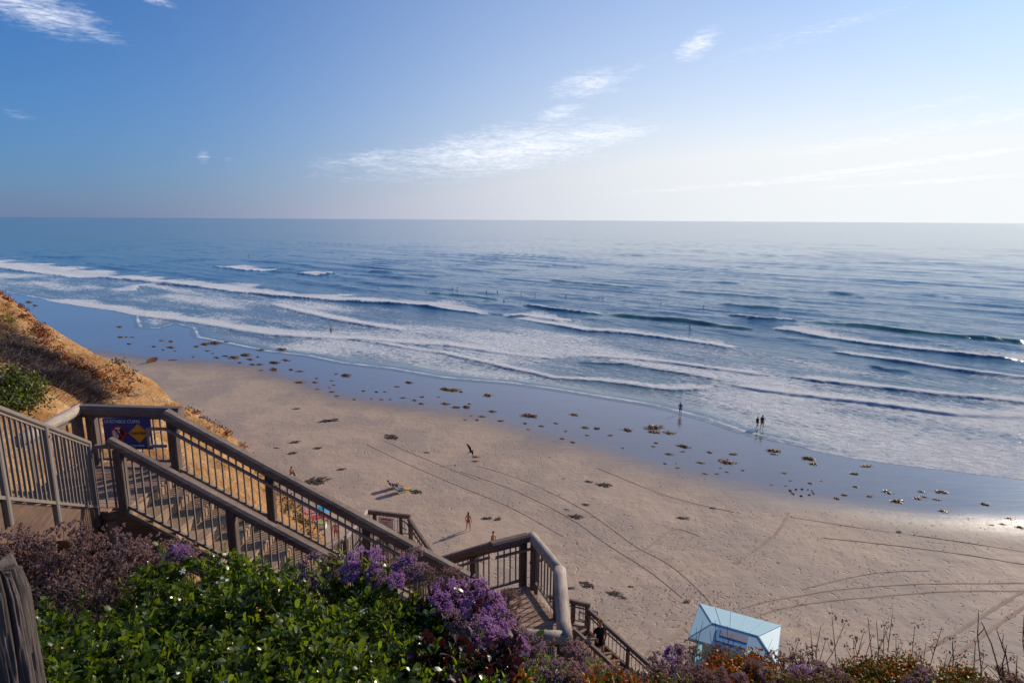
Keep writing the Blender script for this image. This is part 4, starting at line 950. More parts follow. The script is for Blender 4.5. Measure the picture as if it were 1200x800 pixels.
p = on_beach(488, 645); person('person in straw hat sitting on the sand behind the lower stair rail', p, R(100), SIT, SKIN_T, HAIR_B, shirt=C_YEL, hat=cloth('straw', (.55, .36, .13)), height=1.7)
def cooler(label, px, py):
    p = on_beach(px, py); t = thing('cool_box', p, label, 'cool box'); b = MB(); b.bar(p+(-.3, 0, .18), p+(.3, 0, .18), .38, .36, Zu, .03); b.build('body', C_WHITE, t); b = MB(); b.bar(p+(-.31, 0, .40), p+(.31, 0, .40), .40, .09, Zu, .03); b.build('lid', C_GREEN, t); b = MB(); b.bar(p+(-.32, -.1, .28), p+(-.32, .1, .28), .03, .03); b.build('handle', C_SKY, t)
cooler('white cool box with lime green lid on the sand below the umbrella', 378, 618)
# the two reclining sunbathers in low chairs
def beach_chair(label, p, yaw, mt):
    t = thing('beach_chair', (0, 0, 0), label, 'beach chair'); b = MB()
    for s_ in (-.29, .29):
        b = MB(); b.tube([(s_, .42, .02), (s_, .40, .24), (s_, -.05, .20), (s_, -.48, .80)], .014, 6); b.tube([(s_, -.30, .02), (s_, -.02, .38), (s_, -.30, .40)], .014, 6); b.build('frame', METAL_L, t)
        b = MB(); b.bar((s_*1.08, -.30, .41), (s_*1.08, .10, .41), .05, .025); b.build('armrest', W_LOG, t)
    for nm, pts in (('seat', [(.40, .24), (.2, .19), (-.04, .20)]), ('backrest', [(-.06, .20), (-.26, .47), (-.48, .80)])):
        b = MB(); vs = [];
        for yy, zz in pts: vs += [(-.28, yy, zz), (.28, yy, zz), (-.28, yy, zz-.012), (.28, yy, zz-.012)]
        f = []
        for i in range(2): a = i*4; f += [(a, a+1, a+5, a+4), (a+2, a+6, a+7, a+3), (a, a+4, a+6, a+2), (a+1, a+3, a+7, a+5)]
        b.add(vs, f); b.build(nm, mt, t)
    t.location = [float(v) for v in p]; t.rotation_euler = (0, 0, yaw)
ca, cb = on_beach(461, 572), on_beach(467, 577); yw = math.atan2(math.cos(SUN_AZ), math.sin(SUN_AZ))-math.pi/2-.25
beach_chair('purple low beach chair, the farther of the two on the dry sand', ca, yw, C_PURP); beach_chair('teal low beach chair, the nearer of the two on the dry sand', cb, yw, C_TEAL)
person('reclining person in purple in the farther low beach chair', ca, yw, LIE, SKIN_T, HAIR_D, C_PURP, .5, C_NAVY, .5); person('reclining person in teal in the nearer low beach chair', cb, yw, LIE, SKIN_T, HAIR_D, C_TEAL, .5, C_SKY, .5)
def bodyboard(label, p, yaw, mt, L=1.05, w=.5, name='bodyboard', tilt=0):
    t = thing(name, (0, 0, 0), label, 'board'); b = MB(); pr = [(-.5, -.35), (-.42, -.5), (.1, -.5), (.4, -.36), (.5, 0), (.4, .36), (.1, .5), (-.42, .5), (-.5, .35)]
    b.prism([(x*L, y*w) for x, y in pr], .02, .075); b.build('deck', mt, t); b = MB(); b.prism([(x*L*1.02, y*w*1.04) for x, y in pr], .035, .055); b.build('rim', C_NAVY if name == 'bodyboard' else BOARD, t)
    t.location = [float(v) for v in p]; t.rotation_euler = (0, tilt, yaw); return t
bodyboard('yellow bodyboard lying at the feet of the two sunbathers', on_beach(476, 573), R(15), C_YEL)
# swimmers and surfers
p = atz(388, 391, 0); person('dark figure wading in the white water nearest the beach', (p[0], p[1], -.25), R(20), legs(.05, -.05), SKIN_T, HAIR_D, shorts=C_BLACK, height=1.75)
SURF = dict(SIT); 
for k, v in dict(knl=(-.22, .35, .05, .06), knr=(.22, .35, .05, .06), anl=(-.24, .32, -.35, .038), anr=(.24, .32, -.35, .038), tol=(-.24, .42, -.40, (.04, .025)), tor=(.24, .42, -.40, (.04, .025)), wrl=(-.2, .45, .28, .029), wrr=(.2, .45, .28, .029), hal=(-.16, .5, .24, (.03, .03)), har=(.16, .5, .24, (.03, .03))).items(): SURF[k] = v
sp = [(291, 300), (444, 337), (499, 338), (530, 338.5), (536, 338.5), (570, 342), (583, 342.5), (590, 353), (611, 346), (627, 346.5), (663, 347.5), (707, 350), (775, 356), (825, 360), (808, 384.5)]
lab = ['lone surfer far left, out beyond the outer breakers', 'surfer left of the teal swell, nearest the broad white water', 'faint surfer between the left swell and the middle pack', 'left of the pair of surfers waiting close together', 'right of the pair of surfers waiting close together', 'surfer left above the first breaking crest in the middle', 'surfer next right of the one above the middle crest',
       'surfer sitting lowest, just above the middle breaking crest', 'surfer above the left end of the rolling middle breaker', 'surfer above the middle of the rolling breaker', 'surfer paddling above the right end of the rolling breaker', 'surfer right of the rolling breaker over smooth water', 'surfer alone on smooth water right of centre', 'surfer left of the right hand breaking wave', 'surfer sitting behind the green wave in the right middle']
s0 = b0 = None
for (px, py), lb in zip(sp, lab):
    p = atz(px, py, .25); yw = R(random.uniform(-70, 60))
    if s0 is None:
        s0 = o = person(lb, p, yw, SURF, WETSUIT, HAIR_D, height=1.8, group='surfers waiting in the sea', suit=WETSUIT); b0 = bd = bodyboard('pale surfboard floating under a waiting surfer', p, yw+math.pi/2, BOARD, 2.1, .55, 'surfboard', R(-8)); bd['group'] = 'surfboards in the sea'
    else: o = copy_tree(s0); o['label'] = lb; bd = copy_tree(b0)
    bd['label'] = 'pale surfboard under the '+lb.replace('surfer ', 'one ', 1) if lb.startswith('surfer') else 'pale surfboard under the '+lb
    k = .80 if py > 320 else 1.0
    o.scale = (k, k, k); o.location = (p[0], p[1], .22); o.rotation_euler = (0, 0, yw); bd.location = (p[0], p[1], .20); bd.rotation_euler = (0, R(-8), yw+math.pi/2)
# the bird over the sand
def bird():
    p = atz(552, 529, 1.1); t = thing('bird', p, 'dark bird with raised wings flying low over the dry sand', 'bird')
    skinned('body', dict(a=(0, -.22, 0, .03), b=(0, -.08, 0, .075), c=(0, .08, .02, .08), d=(0, .2, .06, .045), e=(0, .27, .08, .04), f=(0, .36, .07, .012)), [('a', 'b'), ('b', 'c'), ('c', 'd'), ('d', 'e'), ('e', 'f')], BIRD, t).location = (0, 0, 0)
    for s_ in (-1, 1):
        b = MB(); pts = [((0.05*s_, .1, .05), (0.05*s_, -.12, .04)), ((.32*s_, .16, .30), (.32*s_, -.10, .27)), ((.62*s_, .06, .42), (.60*s_, -.10, .40)), ((.85*s_, -.08, .46), (.80*s_, -.14, .45))]
        vs = [];
        for a, c in pts: vs += [a, c, (a[0], a[1], a[2]-.015), (c[0], c[1], c[2]-.01)]
        f = []
        for i in range(3): k = i*4; f += [(k, k+1, k+5, k+4), (k+2, k+6, k+7, k+3), (k, k+4, k+6, k+2), (k+1, k+3, k+7, k+5)]
        b.add(vs, f); me = b.mesh('wing', BIRD); link('wing', me, t)
    b = MB(); b.add([(-.03, -.18, 0), (.03, -.18, 0), (.08, -.38, .0), (-.08, -.38, .0), (0, -.28, -.02)], [(0, 1, 2, 3), (0, 4, 1), (1, 4, 2), (2, 4, 3), (3, 4, 0)]); link('tail', b.mesh('tail', BIRD), t)
    t.rotation_euler = (R(20), R(25), R(-60))
bird()

# ------------------------------------------------------------------ kelp and seaweed
def kelp_mesh(seed, m, n=34, flat=1.0):
    rs = random.Random(seed); b = MB()
    for k in range(n):
        an = rs.uniform(0, 6.28); r_ = rs.random()**.6*.42; c = np.array([r_*math.cos(an), r_*math.sin(an)*.55, .03+.16*flat*(1-r_/.5)*rs.random()]); d = rs.uniform(0, 6.28); L = rs.uniform(.14, .32); w = rs.uniform(.03, .07)
        pts = []
        for i in range(4):
            f = i/3; d += rs.uniform(-.7, .7); c = c+np.array([math.cos(d), math.sin(d)*.7, 0])*L/3; z = max(.01, c[2]+rs.uniform(-.05, .05)*flat); sd_ = np.array([-math.sin(d), math.cos(d), rs.uniform(-.6, .6)])*w*(1-.6*abs(f-.4)); pts += [(c[0]-sd_[0], c[1]-sd_[1], max(.004, z-sd_[2])), (c[0]+sd_[0], c[1]+sd_[1], max(.004, z+sd_[2]))]
        b.add(pts, [(i*2, i*2+1, i*2+3, i*2+2) for i in range(3)])
    for k in range(6): b.ell((rs.uniform(-.3, .3), rs.uniform(-.15, .15), .04+.05*flat), (.10, .08, .06*flat+.02), 6, 4)
    return b.mesh('kelp_clump', m, None, True)
KM = [kelp_mesh(i, KELP) for i in range(5)]; SM = [kelp_mesh(10+i, KELP_D, 44, .5) for i in range(3)]
WRACK = []
kelp = [(34, 353, 9), (41, 357, 7), (140, 382, 7), (141, 394, 9), (148, 394, 5), (155, 394, 5), (151, 402, 6), (189, 398, 6), (200, 399, 9), (180, 405, 7), (200, 406, 9), (191, 409, 5), (205, 410, 4), (230, 405, 7), (240, 402, 12), (251, 401, 14), (266, 400, 8), (243, 410, 6), (249, 413, 4), (226, 417, 5), (254, 418, 8), (264, 416, 7), (274, 418, 14), (288, 415, 14), (281, 424, 7), (293, 420, 9), (296, 426, 8),
 (306, 409, 10), (330, 409, 14), (302, 417, 6), (335, 421, 10), (321, 424, 12), (304, 426, 8), (321, 432, 12), (341, 432, 8), (351, 434, 8), (306, 433, 5), (394, 437, 5), (406, 439, 14), (371, 442, 6), (389, 445, 5), (369, 447, 7), (351, 447, 12), (391, 450, 5), (386, 453, 4), (372, 455, 5), (389, 458, 6), (395, 463, 6), (426, 457, 6), (441, 458, 6), (451, 458, 5), (465, 452, 6), (479, 447, 11), (415, 467, 5), (435, 466, 4), (447, 467, 5), (457, 467, 4), (472, 465, 7), (495, 464, 6), (486, 468, 7), (514, 464, 4),
 (522, 455, 12), (531, 456, 14), (540, 458, 6), (571, 462, 12), (522, 472, 9), (535, 476, 9), (550, 472, 5), (547, 476, 11), (494, 472, 8), (577, 481, 8), (587, 492, 7), (565, 487, 8), (559, 491, 6), (552, 486, 4), (545, 491, 4), (621, 486, 18), (673, 485, 11), (615, 495, 6), (634, 498, 8), (619, 502, 4), (651, 495, 6), (686, 500, 9), (700, 501, 9), (663, 504, 5), (688, 509, 5), (715, 509, 6), (659, 513, 6), (671, 517, 7), (736, 503, 14), (766, 500, 18), (767, 505, 13), (784, 506, 13), (769, 518, 6), (766, 522, 6), (801, 522, 13), (800, 528, 5), (784, 531, 9),
 (730, 524, 4), (832, 529, 8), (821, 541, 8), (859, 531, 9), (851, 540, 18), (844, 547, 4), (871, 550, 5), (826, 554, 6), (840, 554, 5), (852, 552, 5), (779, 542, 5), (792, 542, 3), (794, 547, 5), (907, 527, 15), (907, 531, 8), (946, 536, 16), (952, 542, 12), (1015, 545, 11), (1001, 554, 9), (919, 553, 6), (949, 565, 6), (962, 562, 5), (926, 562, 4), (921, 568, 4), (904, 567, 4), (1002, 569, 7), (1039, 575, 12), (1051, 586, 13), (1019, 580, 8), (1080, 575, 8), (1102, 575, 15), (1076, 583, 10), (1083, 581, 6), (1098, 584, 9), (1105, 598, 9), (1155, 590, 11), (1182, 606, 9), (1175, 613, 6), (1162, 614, 5), (1196, 617, 10), (990, 579, 8), (981, 583, 9)]
KL = {(621, 486): 'long golden kelp clump alone left of the standing man in blue', (766, 500): 'large kelp clump just below left of the standing man in blue', (784, 506): 'kelp clump directly below the standing man in blue', (946, 536): 'large kelp clump below right of the walking couple', (1102, 575): 'flat kelp clump farthest towards the right wet sand', (851, 540): 'long kelp clump below the walking couple', (571, 462): 'dark kelp clump alone near the swash in the middle', (406, 439): 'dark kelp clump near the water right of the wading figure', (1015, 545): 'kelp clump halfway from the couple to the right edge', (801, 522): 'slanting kelp clump below right of the man in blue'}
for i, (px, py, w) in enumerate(kelp):
    p = on_beach(px, py+1); D = (p-CAMP) @ FW; sc = w/F*D/.95*1.0
    o = link('kelp_clump', KM[i % 5]); o.location = p; o.scale = (sc, sc*random.uniform(.8, 1.2), sc*random.uniform(.6, .9)); o.rotation_euler = (0, 0, random.choice((0, math.pi))+random.uniform(-.7, .2))
    near_w = 'wide golden brown kelp clump stranded on the wet sand' if w >= 11 else 'golden brown kelp clump stranded on the wet sand' if w >= 7 else 'small scrap of brown kelp on the wet sand'
    reg = ['by the cliff', 'far left', 'left', 'left of middle', 'in the middle', 'right of middle', 'right', 'far right'][min(7, int(px/150))]
    dw, ds = abs(float(seg_dist(np.array([p[:2]]), WL)[0][0])), abs(float(seg_dist(np.array([p[:2]]), WT)[0][0])); fr = dw/(dw+ds+.01)
    row = 'close to the swash' if fr < .36 else 'low on wet sand' if fr < .55 else 'high on wet sand' if fr < .75 else 'by the dry sand'
    near_w = {'w': 'wide golden brown kelp clump', 'g': 'golden brown kelp clump', 's': 'small scrap of brown kelp' if w < 6 else 'small brown kelp clump'}[near_w[0]] + ' ' + row + ' ' + reg
    tag(o, KL.get((px, py), near_w), 'kelp', 'kelp clumps on the wet sand'); WRACK.append((px, o))
weed = [(347, 478, 9), (385, 492, 18), (345, 517, 12), (372, 524, 10), (325, 524, 8), (342, 530, 12), (458, 511, 19), (500, 529, 6), (557, 534, 9), (557, 539, 7), (400, 549, 9), (368, 563, 30), (487, 575, 14), (690, 563, 8), (708, 567, 16), (686, 590, 8), (664, 596, 7), (675, 604, 15), (643, 535, 5), (800, 606, 12), (835, 594, 7), (687, 684, 17), (668, 688, 9), (720, 694, 15), (729, 699, 10), (739, 686, 6), (804, 704, 9), (765, 770, 12), (570, 606, 10), (583, 607, 9), (1053, 622, 7), (202, 421, 8), (590, 545, 4), (660, 560, 4)]
WLB = {(368, 563): 'wide heap of dark dry seaweed right of the sitting person', (400, 549): 'round brown lump of seaweed right of the wide dark heap', (458, 511): 'thin line of dark dry seaweed on the sand in the middle', (557, 534): 'upper brown seaweed clump below the flying bird', (557, 539): 'lower brown seaweed clump below the flying bird', (720, 694): 'dark seaweed heap right of the bright log rail'}
for i, (px, py, w) in enumerate(weed):
    p = on_beach(px, py+1); D = (p-CAMP) @ FW; sc = w/F*D/.95
    o = link('seaweed_clump', (KM if (px, py) in ((557, 534), (557, 539), (400, 549)) else SM)[i % 3]); o.location = p; o.scale = (sc, sc, sc*(.9 if px == 400 else .5)); o.rotation_euler = (0, 0, random.uniform(-.6, .6))
    reg = 'by the cliff foot' if px < 300 else 'far left' if px < 360 else 'left' if px < 420 else 'left of the bird' if px < 560 else 'behind the middle landing' if px < 650 else 'by the log rail' if px < 700 else 'left of the tower' if px < 780 else 'above the tower' if px < 900 else 'at the right'
    tag(o, WLB.get((px, py), ('patch' if w > 8 else 'small scrap')+' of dark seaweed on '+('farther' if py < 500 else 'middle' if py < 600 else 'nearer')+' dry sand '+reg), 'seaweed', 'dark seaweed on the dry sand'); WRACK.append((px, o))
def tell_apart(items):
    by = {}
    for px, o in items: by.setdefault(o['label'], []).append((px, o))
    for lb, L in by.items():
        if len(L) < 2: continue
        L.sort(key=lambda q_: q_[0]); n = len(L)
        for i, (px, o) in enumerate(L):
            o['label'] = lb+', '+('leftmost' if i == 0 else 'rightmost' if i == n-1 else 'middle one' if n == 3 else ['second', 'third', 'fourth', 'fifth', 'sixth', 'seventh', 'eighth'][i-1]+' from left')
def scraps():
    b = MB(); n = 0
    while n < 2600:
        if random.random() < .45: px, py = random.uniform(660, 1200), random.uniform(600, 790)
        elif random.random() < .5: px, py = random.gauss(820, 120), random.gauss(720, 40)
        else: px, py = random.uniform(200, 900), random.uniform(440, 700)
        p = atz(px, py); w = float(seg_dist(np.array([p[:2]]), WT)[0][0])
        if w > 1.5 or py > 800 or vnoise(np.array([p[0]/3]), np.array([p[1]/3]), 44)[0] < random.uniform(.1, .75): n += .25; continue
        z = bz(p[0], p[1])+.05; L = random.uniform(.018, .06)*(1+.010*max(0, p[1]-30)); an = random.uniform(0, 6.28); d = np.array([math.cos(an), math.sin(an), 0])*L; e = np.array([-d[1], d[0], 0])*random.uniform(.2, .5)
        q = np.array([p[0], p[1], z]); b.add([q-d-e*.4-Zu*.03, q+e-Zu*.03, q+d-Zu*.03, q-e-Zu*.03, q+Zu*.012], [(0, 1, 4), (1, 2, 4), (2, 3, 4), (3, 0, 4)]); n += 1
    o = b.build('seaweed_scraps', KELP_D); tag(o, 'tiny dark scraps of dry seaweed strewn over the sand', 'seaweed', None, 'stuff')
scraps(); tell_apart(WRACK)
def puddle(px, py, label):
    p = on_beach(px, py)
    for k in range(13):
        an = 2*math.pi*k/13+random.uniform(-.2, .2); c = p+np.array([math.cos(an)*1.2, math.sin(an)*.75, 0])*random.uniform(.75, 1.25); rs_ = random.uniform(.5, 1.1); b = MB(); b.ell((0, 0, 0), (.14*rs_, .11*rs_, .06*rs_), 7, 5)
        b.v = [tuple(np.array(v)*random.uniform(.75, 1.2)) for v in b.v]
        o = b.build('stone', KELP_D, None, True); o.location = c+Zu*.03; tag(o, label+', '+['right side', 'right far side', 'far right', 'far side', 'far left', 'left far side', 'left side', 'left near side', 'lower left', 'near side', 'lower right', 'near right', 'right near side'][k], 'stone', 'dark stones round the puddle')
puddle(940, 577, 'dark stone in the ring round the shallow pool on the sand edge')

# ------------------------------------------------------------------ lifeguard tower
def tower():
    ZE = 4.3
    c = [atz(*v, ZE) for v in ((823, 707), (918, 733), (906, 777), (804, 745))]
    ex = c[1]-c[0]; Lx = np.linalg.norm(ex); ex = ex/Lx; ctr = sum(c)/4; ey = np.array([-ex[1], ex[0], 0]); Ly = (abs((c[0]-c[3]) @ ey)+abs((c[1]-c[2]) @ ey))/2
    g = bz(ctr[0], ctr[1]); t = thing('lifeguard_tower', (ctr[0], ctr[1], g), 'pale blue lifeguard tower with hipped roof on the sand', 'lifeguard tower')
    def P(u, v, z): return ctr*(1, 1, 0)+ex*u+ey*v+Zu*z
    hx, hy = Lx/2, Ly/2; rise = .32; rr = Lx*.27; vy = -.10*Ly
    E4 = [P(-hx, hy, ZE), P(hx, hy, ZE), P(hx, -hy, ZE), P(-hx, -hy, ZE)]; A, B = P(-rr, vy, ZE+rise), P(rr, vy, ZE+rise)
    for nm, poly in (('roof_panel', [E4[0], E4[1], B, A]), ('roof_panel', [E4[1], E4[2], B]), ('roof_panel', [E4[2], E4[3], A, B]), ('roof_panel', [E4[3], E4[0], A])):
        b = MB(); n = len(poly); b.add(list(poly)+[q_-Zu*.06 for q_ in poly], [tuple(range(n)), tuple(range(n, 2*n))[::-1]]+[(i, n+i, n+(i+1) % n, (i+1) % n) for i in range(n)]); b.build(nm, ROOF, t)
    for i in range(4): b = MB(); a, d = E4[i], E4[(i+1) % 4]; b.bar(a-Zu*.11, d-Zu*.11, .05, .14, Zu, .01); b.build('fascia', ROOF, t)
    for a_, d_ in ((A, B), (A, E4[0]), (A, E4[3]), (B, E4[1]), (B, E4[2])): b = MB(); b.bar(a_+Zu*.015, d_+Zu*.015, .07, .03, Zu, .008); b.build('ridge_cap', ROOF, t)
    for f_ in (.2, .4, .6, .8): b = MB(); b.bar(A+(B-A)*f_+Zu*.012, E4[0]+(E4[1]-E4[0])*f_+Zu*.012, .03, .022); b.build('roof_batten', ROOF, t)
    # hatch lying on the near slope
    f = (-hy-vy); sl_ = -rise/f; nrm = U3(np.cross(ex, -(ey*-1)+Zu*0)) if False else None
    def N(u, w, up=0.0): v = vy-(abs(f))*w; return P(u, v, ZE+rise*(1-w)+up)
    for nm, m_, (u0, u1, w0, w1), h_ in (('hatch_frame', BLUEP, (-rr*.72, rr*.62, .20, .80), .07), ('hatch_panel', GREYP, (-rr*.55, rr*.60, .24, .55), .10)):
        b = MB(); q_ = [N(u0, w0, h_), N(u1, w0, h_), N(u1, w1, h_), N(u0, w1, h_)]; b.add(q_+[x-Zu*(h_+.01) for x in q_], [(0, 1, 2, 3)[::-1], (0, 1, 5, 4), (1, 2, 6, 5), (2, 3, 7, 6), (3, 0, 4, 7)]); b.build(nm, m_, t)
    # cabin, deck, legs, railing, ramp
    wx, wy = hx*.68, hy*.62
    cor = [(-wx, wy), (wx, wy), (wx, -wy), (-wx, -wy)]
    for i in range(4):
        a, d = cor[i], cor[(i+1) % 4]; b = MB(); b.bar(P(*a, 2.75), P(*d, 2.75), .08, 1.9); w_ = b.build('wall', ROOF, t)
        m0 = (a[0]*.72+d[0]*.28, a[1]*.72+d[1]*.28); m1 = (a[0]*.28+d[0]*.72, a[1]*.28+d[1]*.72); b = MB(); b.bar(P(*m0, 3.05), P(*m1, 3.05), .10, .8); b.build('window', GLASS, w_)
    b = MB(); b.prism([tuple(P(*q_, 0)[:2]) for q_ in ((-hx*.95, hy), (-hx*.95, -hy), (hx*.95, -hy), (hx*.95, hy))], 1.70, 1.80); b.build('floor_deck', TEAL, t)
    for sx_ in (-.8, .8):
        for sy_ in (-.75, .75): b = MB(); b.tube([P(hx*sx_*1.05, hy*sy_*1.1, g-.3), P(hx*sx_*.9, hy*sy_*.9, 1.72)], .09, 8); b.build('leg', W_LOG, t)
    rl = [(-hx*.93, -hy*.97), (-hx*.93, hy*.97), (hx*.93, hy*.97), (hx*.93, -hy*.97)]
    for i in range(4):
        a, d = rl[i], rl[(i+1) % 4]
        for z in (2.25, 2.7): b = MB(); b.bar(P(*a, z), P(*d, z), .05, .06); b.build('guard_rail', TEAL, t)
        for k in range(4): q_ = (a[0]+(d[0]-a[0])*k/4, a[1]+(d[1]-a[1])*k/4); b = MB(); b.bar(P(*q_, 1.8), P(*q_, 2.7), .06, .06); b.build('guard_post', C_WHITE, t)
    b = MB(); b.bar(P(-hx*1.9, -hy*.55, g+.05), P(-hx*.9, -hy*.55, 1.75), .9, .06); b.build('ramp', TEAL, t)
    for v in (-.55*hy-.45, -.55*hy+.45): b = MB(); b.bar(P(-hx*1.9, v, g+1.0), P(-hx*.9, v, 2.7), .05, .06); b.build('ramp_rail', C_WHITE, t)
tower()

# ------------------------------------------------------------------ plants
def rot_from(d, n):
    """matrix whose columns are side, tip direction and normal"""
    y = U3(d); x = np.cross(y, n); x = x/(np.linalg.norm(x)+1e-9); z = np.cross(x, y); return np.stack([x, y, z], 1)
def inst(V, Fc, mats_, pos, scl):
    """many copies of a small template baked into one vertex and one face array"""
    n = len(pos); P = np.einsum('nij,kj->nki', mats_, V)*scl[:, None, None]+pos[:, None, :]
    Fa = (np.arange(n)*len(V))[:, None, None]+Fc[None]; return P.reshape(-1, 3), Fa.reshape(-1, Fc.shape[1])
LV = np.array([(0, 0, 0), (-.25, .22, .05), (-.36, .55, .09), (-.22, .84, .06), (0, 1.0, -.03), (.22, .84, .06), (.36, .55, .09), (.25, .22, .05), (0, .25, 0), (0, .58, .01), (0, .84, 0)], float)
LF = np.array([(0, 8, 1), (0, 7, 8), (1, 8, 2), (8, 9, 2), (7, 6, 8), (8, 6, 9), (2, 9, 3), (9, 10, 3), (6, 5, 9), (9, 5, 10), (3, 10, 4), (10, 5, 4)])
def arr_obj(name, parts, mat_, parent, kind=None, smooth=False):
    V = np.concatenate([p[0] for p in parts]); o = 0; Fs = []
    for p in parts: Fs.append(p[1]+o); o += len(p[0])
    ob = link(name, raw_mesh(name, V-(ORG[parent.name] if parent is not None else 0), np.concatenate(Fs), mat_, smooth), parent)
    if kind: ob['kind'] = kind
    return ob
def rvec(n): v = rng.normal(size=(n, 3)); return v/np.linalg.norm(v, axis=1)[:, None]

def leafy_shrub(name, label, edge, sprig_n, leaf, mats2, n_parts, inside=None, depth=.38, per=8, cat='shrub', yfrac=.2, twig=True, up_bias=.9):
    """hedge-like shrub: sprigs of paired leaves over a canopy surface through the edge points"""
    E_ = np.array(edge); w = tps_fit(E_[:, :2], E_[:, 2], .02); hull = inside
    t = thing(name, (E_[:, 0].mean(), E_[:, 1].mean(), float(th(E_[:, 0].mean(), E_[:, 1].mean())[0])), label, cat)
    hp = np.array(hull); pts = []
    while len(pts) < sprig_n:
        q = rng.uniform(hp.min(0), hp.max(0), (4000, 2)); ins = np.zeros(len(q), bool); j = len(hp)-1
        for i in range(len(hp)):
            c = ((hp[i, 1] > q[:, 1]) != (hp[j, 1] > q[:, 1])) & (q[:, 0] < (hp[j, 0]-hp[i, 0])*(q[:, 1]-hp[i, 1])/(hp[j, 1]-hp[i, 1]+1e-12)+hp[i, 0]); ins ^= c; j = i
        pts.extend(q[ins].tolist())
    pts = np.array(pts[:sprig_n]); z = tps_eval(E_[:, :2], w, pts)
    lump = fbm(pts[:, 0]/.42, pts[:, 1]/.42, 71, 3)*.15; dz = rng.random(len(pts))**1.6*depth
    holes = vnoise(pts[:, 0]/.30, pts[:, 1]/.30, 73); keep = (holes > .30) | (dz > .20)
    base = np.column_stack([pts, z+lump-dz])[keep]; dzk = dz[keep]
    n = len(base); sd_ = rvec(n)*.75+np.array([.08, -.18, up_bias]); sd_ /= np.linalg.norm(sd_, axis=1)[:, None]
    L = rng.uniform(.09, .17, n)*leaf/.05
    LP, LR, LS = [], [], []; TW_ = MB()
    for i in range(n):
        a = U3(np.cross(sd_[i], (0.3, .9, .1))); b_ = np.cross(sd_[i], a)
        m = per
        if twig and dzk[i] < .25: TW_.bar(base[i]-sd_[i]*L[i]*.6, base[i]+sd_[i]*L[i], .004, .004)
        for k in range(m):
            an = (k % 2)*math.pi+(k//2)*1.25+random.uniform(-.35, .35); f = (k//2+1)/(m/2); out = a*math.cos(an)+b_*math.sin(an); tilt = random.uniform(.35, .95)-f*.25
            d = U3(out*math.sin(tilt+.35)+sd_[i]*math.cos(tilt+.35)); nrm = U3(sd_[i]*1.0-out*.35+rng.normal(size=3)*.22)
            LP.append(base[i]+sd_[i]*L[i]*f*.9); LR.append(rot_from(d, nrm)); LS.append(leaf*random.choice((random.uniform(.45, .8), random.uniform(.75, 1.15), random.uniform(.9, 1.45))))
    LP, LR, LS = np.array(LP), np.array(LR), np.array(LS)
    dist = np.linalg.norm(LP-CAMP, axis=1); dep = np.repeat(dzk, per)[:len(LP)]
    score = LS/dist*(1-np.clip(dep*4, 0, 1))*np.abs((LR[:, :, 2]*((CAMP-LP)/dist[:, None])).sum(1))
    xs_, ys_ = to_px_any(LP); score = score*((xs_ > 0) & (xs_ < 1200) & (ys_ < 800))
    top = np.argsort(-score)[:n_parts]; rest = np.ones(len(LP), bool); rest[top] = False; yl = rng.random(len(LP)) < yfrac
    for mt, sel in ((mats2[0], rest & ~yl), (mats2[1], rest & yl)):
        if sel.any(): arr_obj('foliage', [inst(LV, LF, LR[sel], LP[sel], LS[sel])], mt, t, 'stuff')
    lm = [raw_mesh('leaf', LV, LF, m_, False) for m_ in mats2]
    for i in top:
        o = link('leaf', lm[1 if yl[i] else 0], t); Mx = Matrix([list(LR[i][r_]*LS[i])+[float(LP[i][r_]-ORG[t.name][r_])] for r_ in range(3)]+[[0, 0, 0, 1]]); o.matrix_local = Mx
    if TW_.v: o = TW_.build('twigs', STEM, t); o['kind'] = 'stuff'
    return t, w, E_
def to_px_any(P):
    v = P-CAMP; D = v @ FW; return 600+F*(v @ RT)/D, 400-F*(v @ UP)/D
hedge_edge = [atd(*v) for v in [(20, 735, 4.25), (60, 722, 4.4), (100, 702, 4.55), (135, 676, 4.75), (200, 663, 4.9), (270, 668, 4.8), (340, 676, 4.7), (400, 666, 4.7), (450, 684, 4.55), (500, 708, 4.3), (535, 745, 4.0), (560, 800, 3.6), (40, 810, 3.3), (160, 812, 3.2), (300, 812, 3.15), (430, 812, 3.2), (550, 830, 3.3), (160, 745, 4.0), (300, 735, 3.95), (430, 750, 3.8), (500, 770, 3.7)]]
hull_px = [(0, 760, 4.1), (20, 735, 4.3), (60, 722, 4.45), (100, 702, 4.6), (135, 676, 4.85), (200, 663, 5.0), (270, 668, 4.9), (340, 676, 4.8), (400, 666, 4.8), (450, 684, 4.65), (500, 708, 4.4), (535, 745, 4.05), (575, 800, 3.6), (590, 900, 3.0), (300, 900, 2.7), (0, 900, 2.8)]
hull = [tuple(atd(*v)[:2]) for v in hull_px]
hedge, HW, HE = leafy_shrub('glossy_hedge', 'dense green hedge of glossy oval leaves in the left foreground', hedge_edge, 3900, .050, (LEAF, LEAF_Y), 300, hull, depth=.40, cat='hedge')
def white_flower(px, py, D, sc=.03):
    c = atd(px, py, D); v = U3(CAMP-c)*.7+np.array([.1, 0, .6]); v = U3(v); a = U3(np.cross(v, (0, 1, .2))); b_ = np.cross(v, a); b = MB()
    for k in range(5):
        an = 2*math.pi*k/5+.3; o_ = a*math.cos(an)+b_*math.sin(an); s_ = np.cross(v, o_); b.add([c, c+o_*sc*.45-s_*sc*.20+v*sc*.1, c+o_*sc*.45+s_*sc*.20+v*sc*.1, c+o_*sc*.85-s_*sc*.30, c+o_*sc*.85+s_*sc*.22, c+o_*sc*1.15], [(0, 2, 1), (1, 2, 4, 3), (3, 4, 5)])
    b.build('white_flower', PETAL_W, hedge)
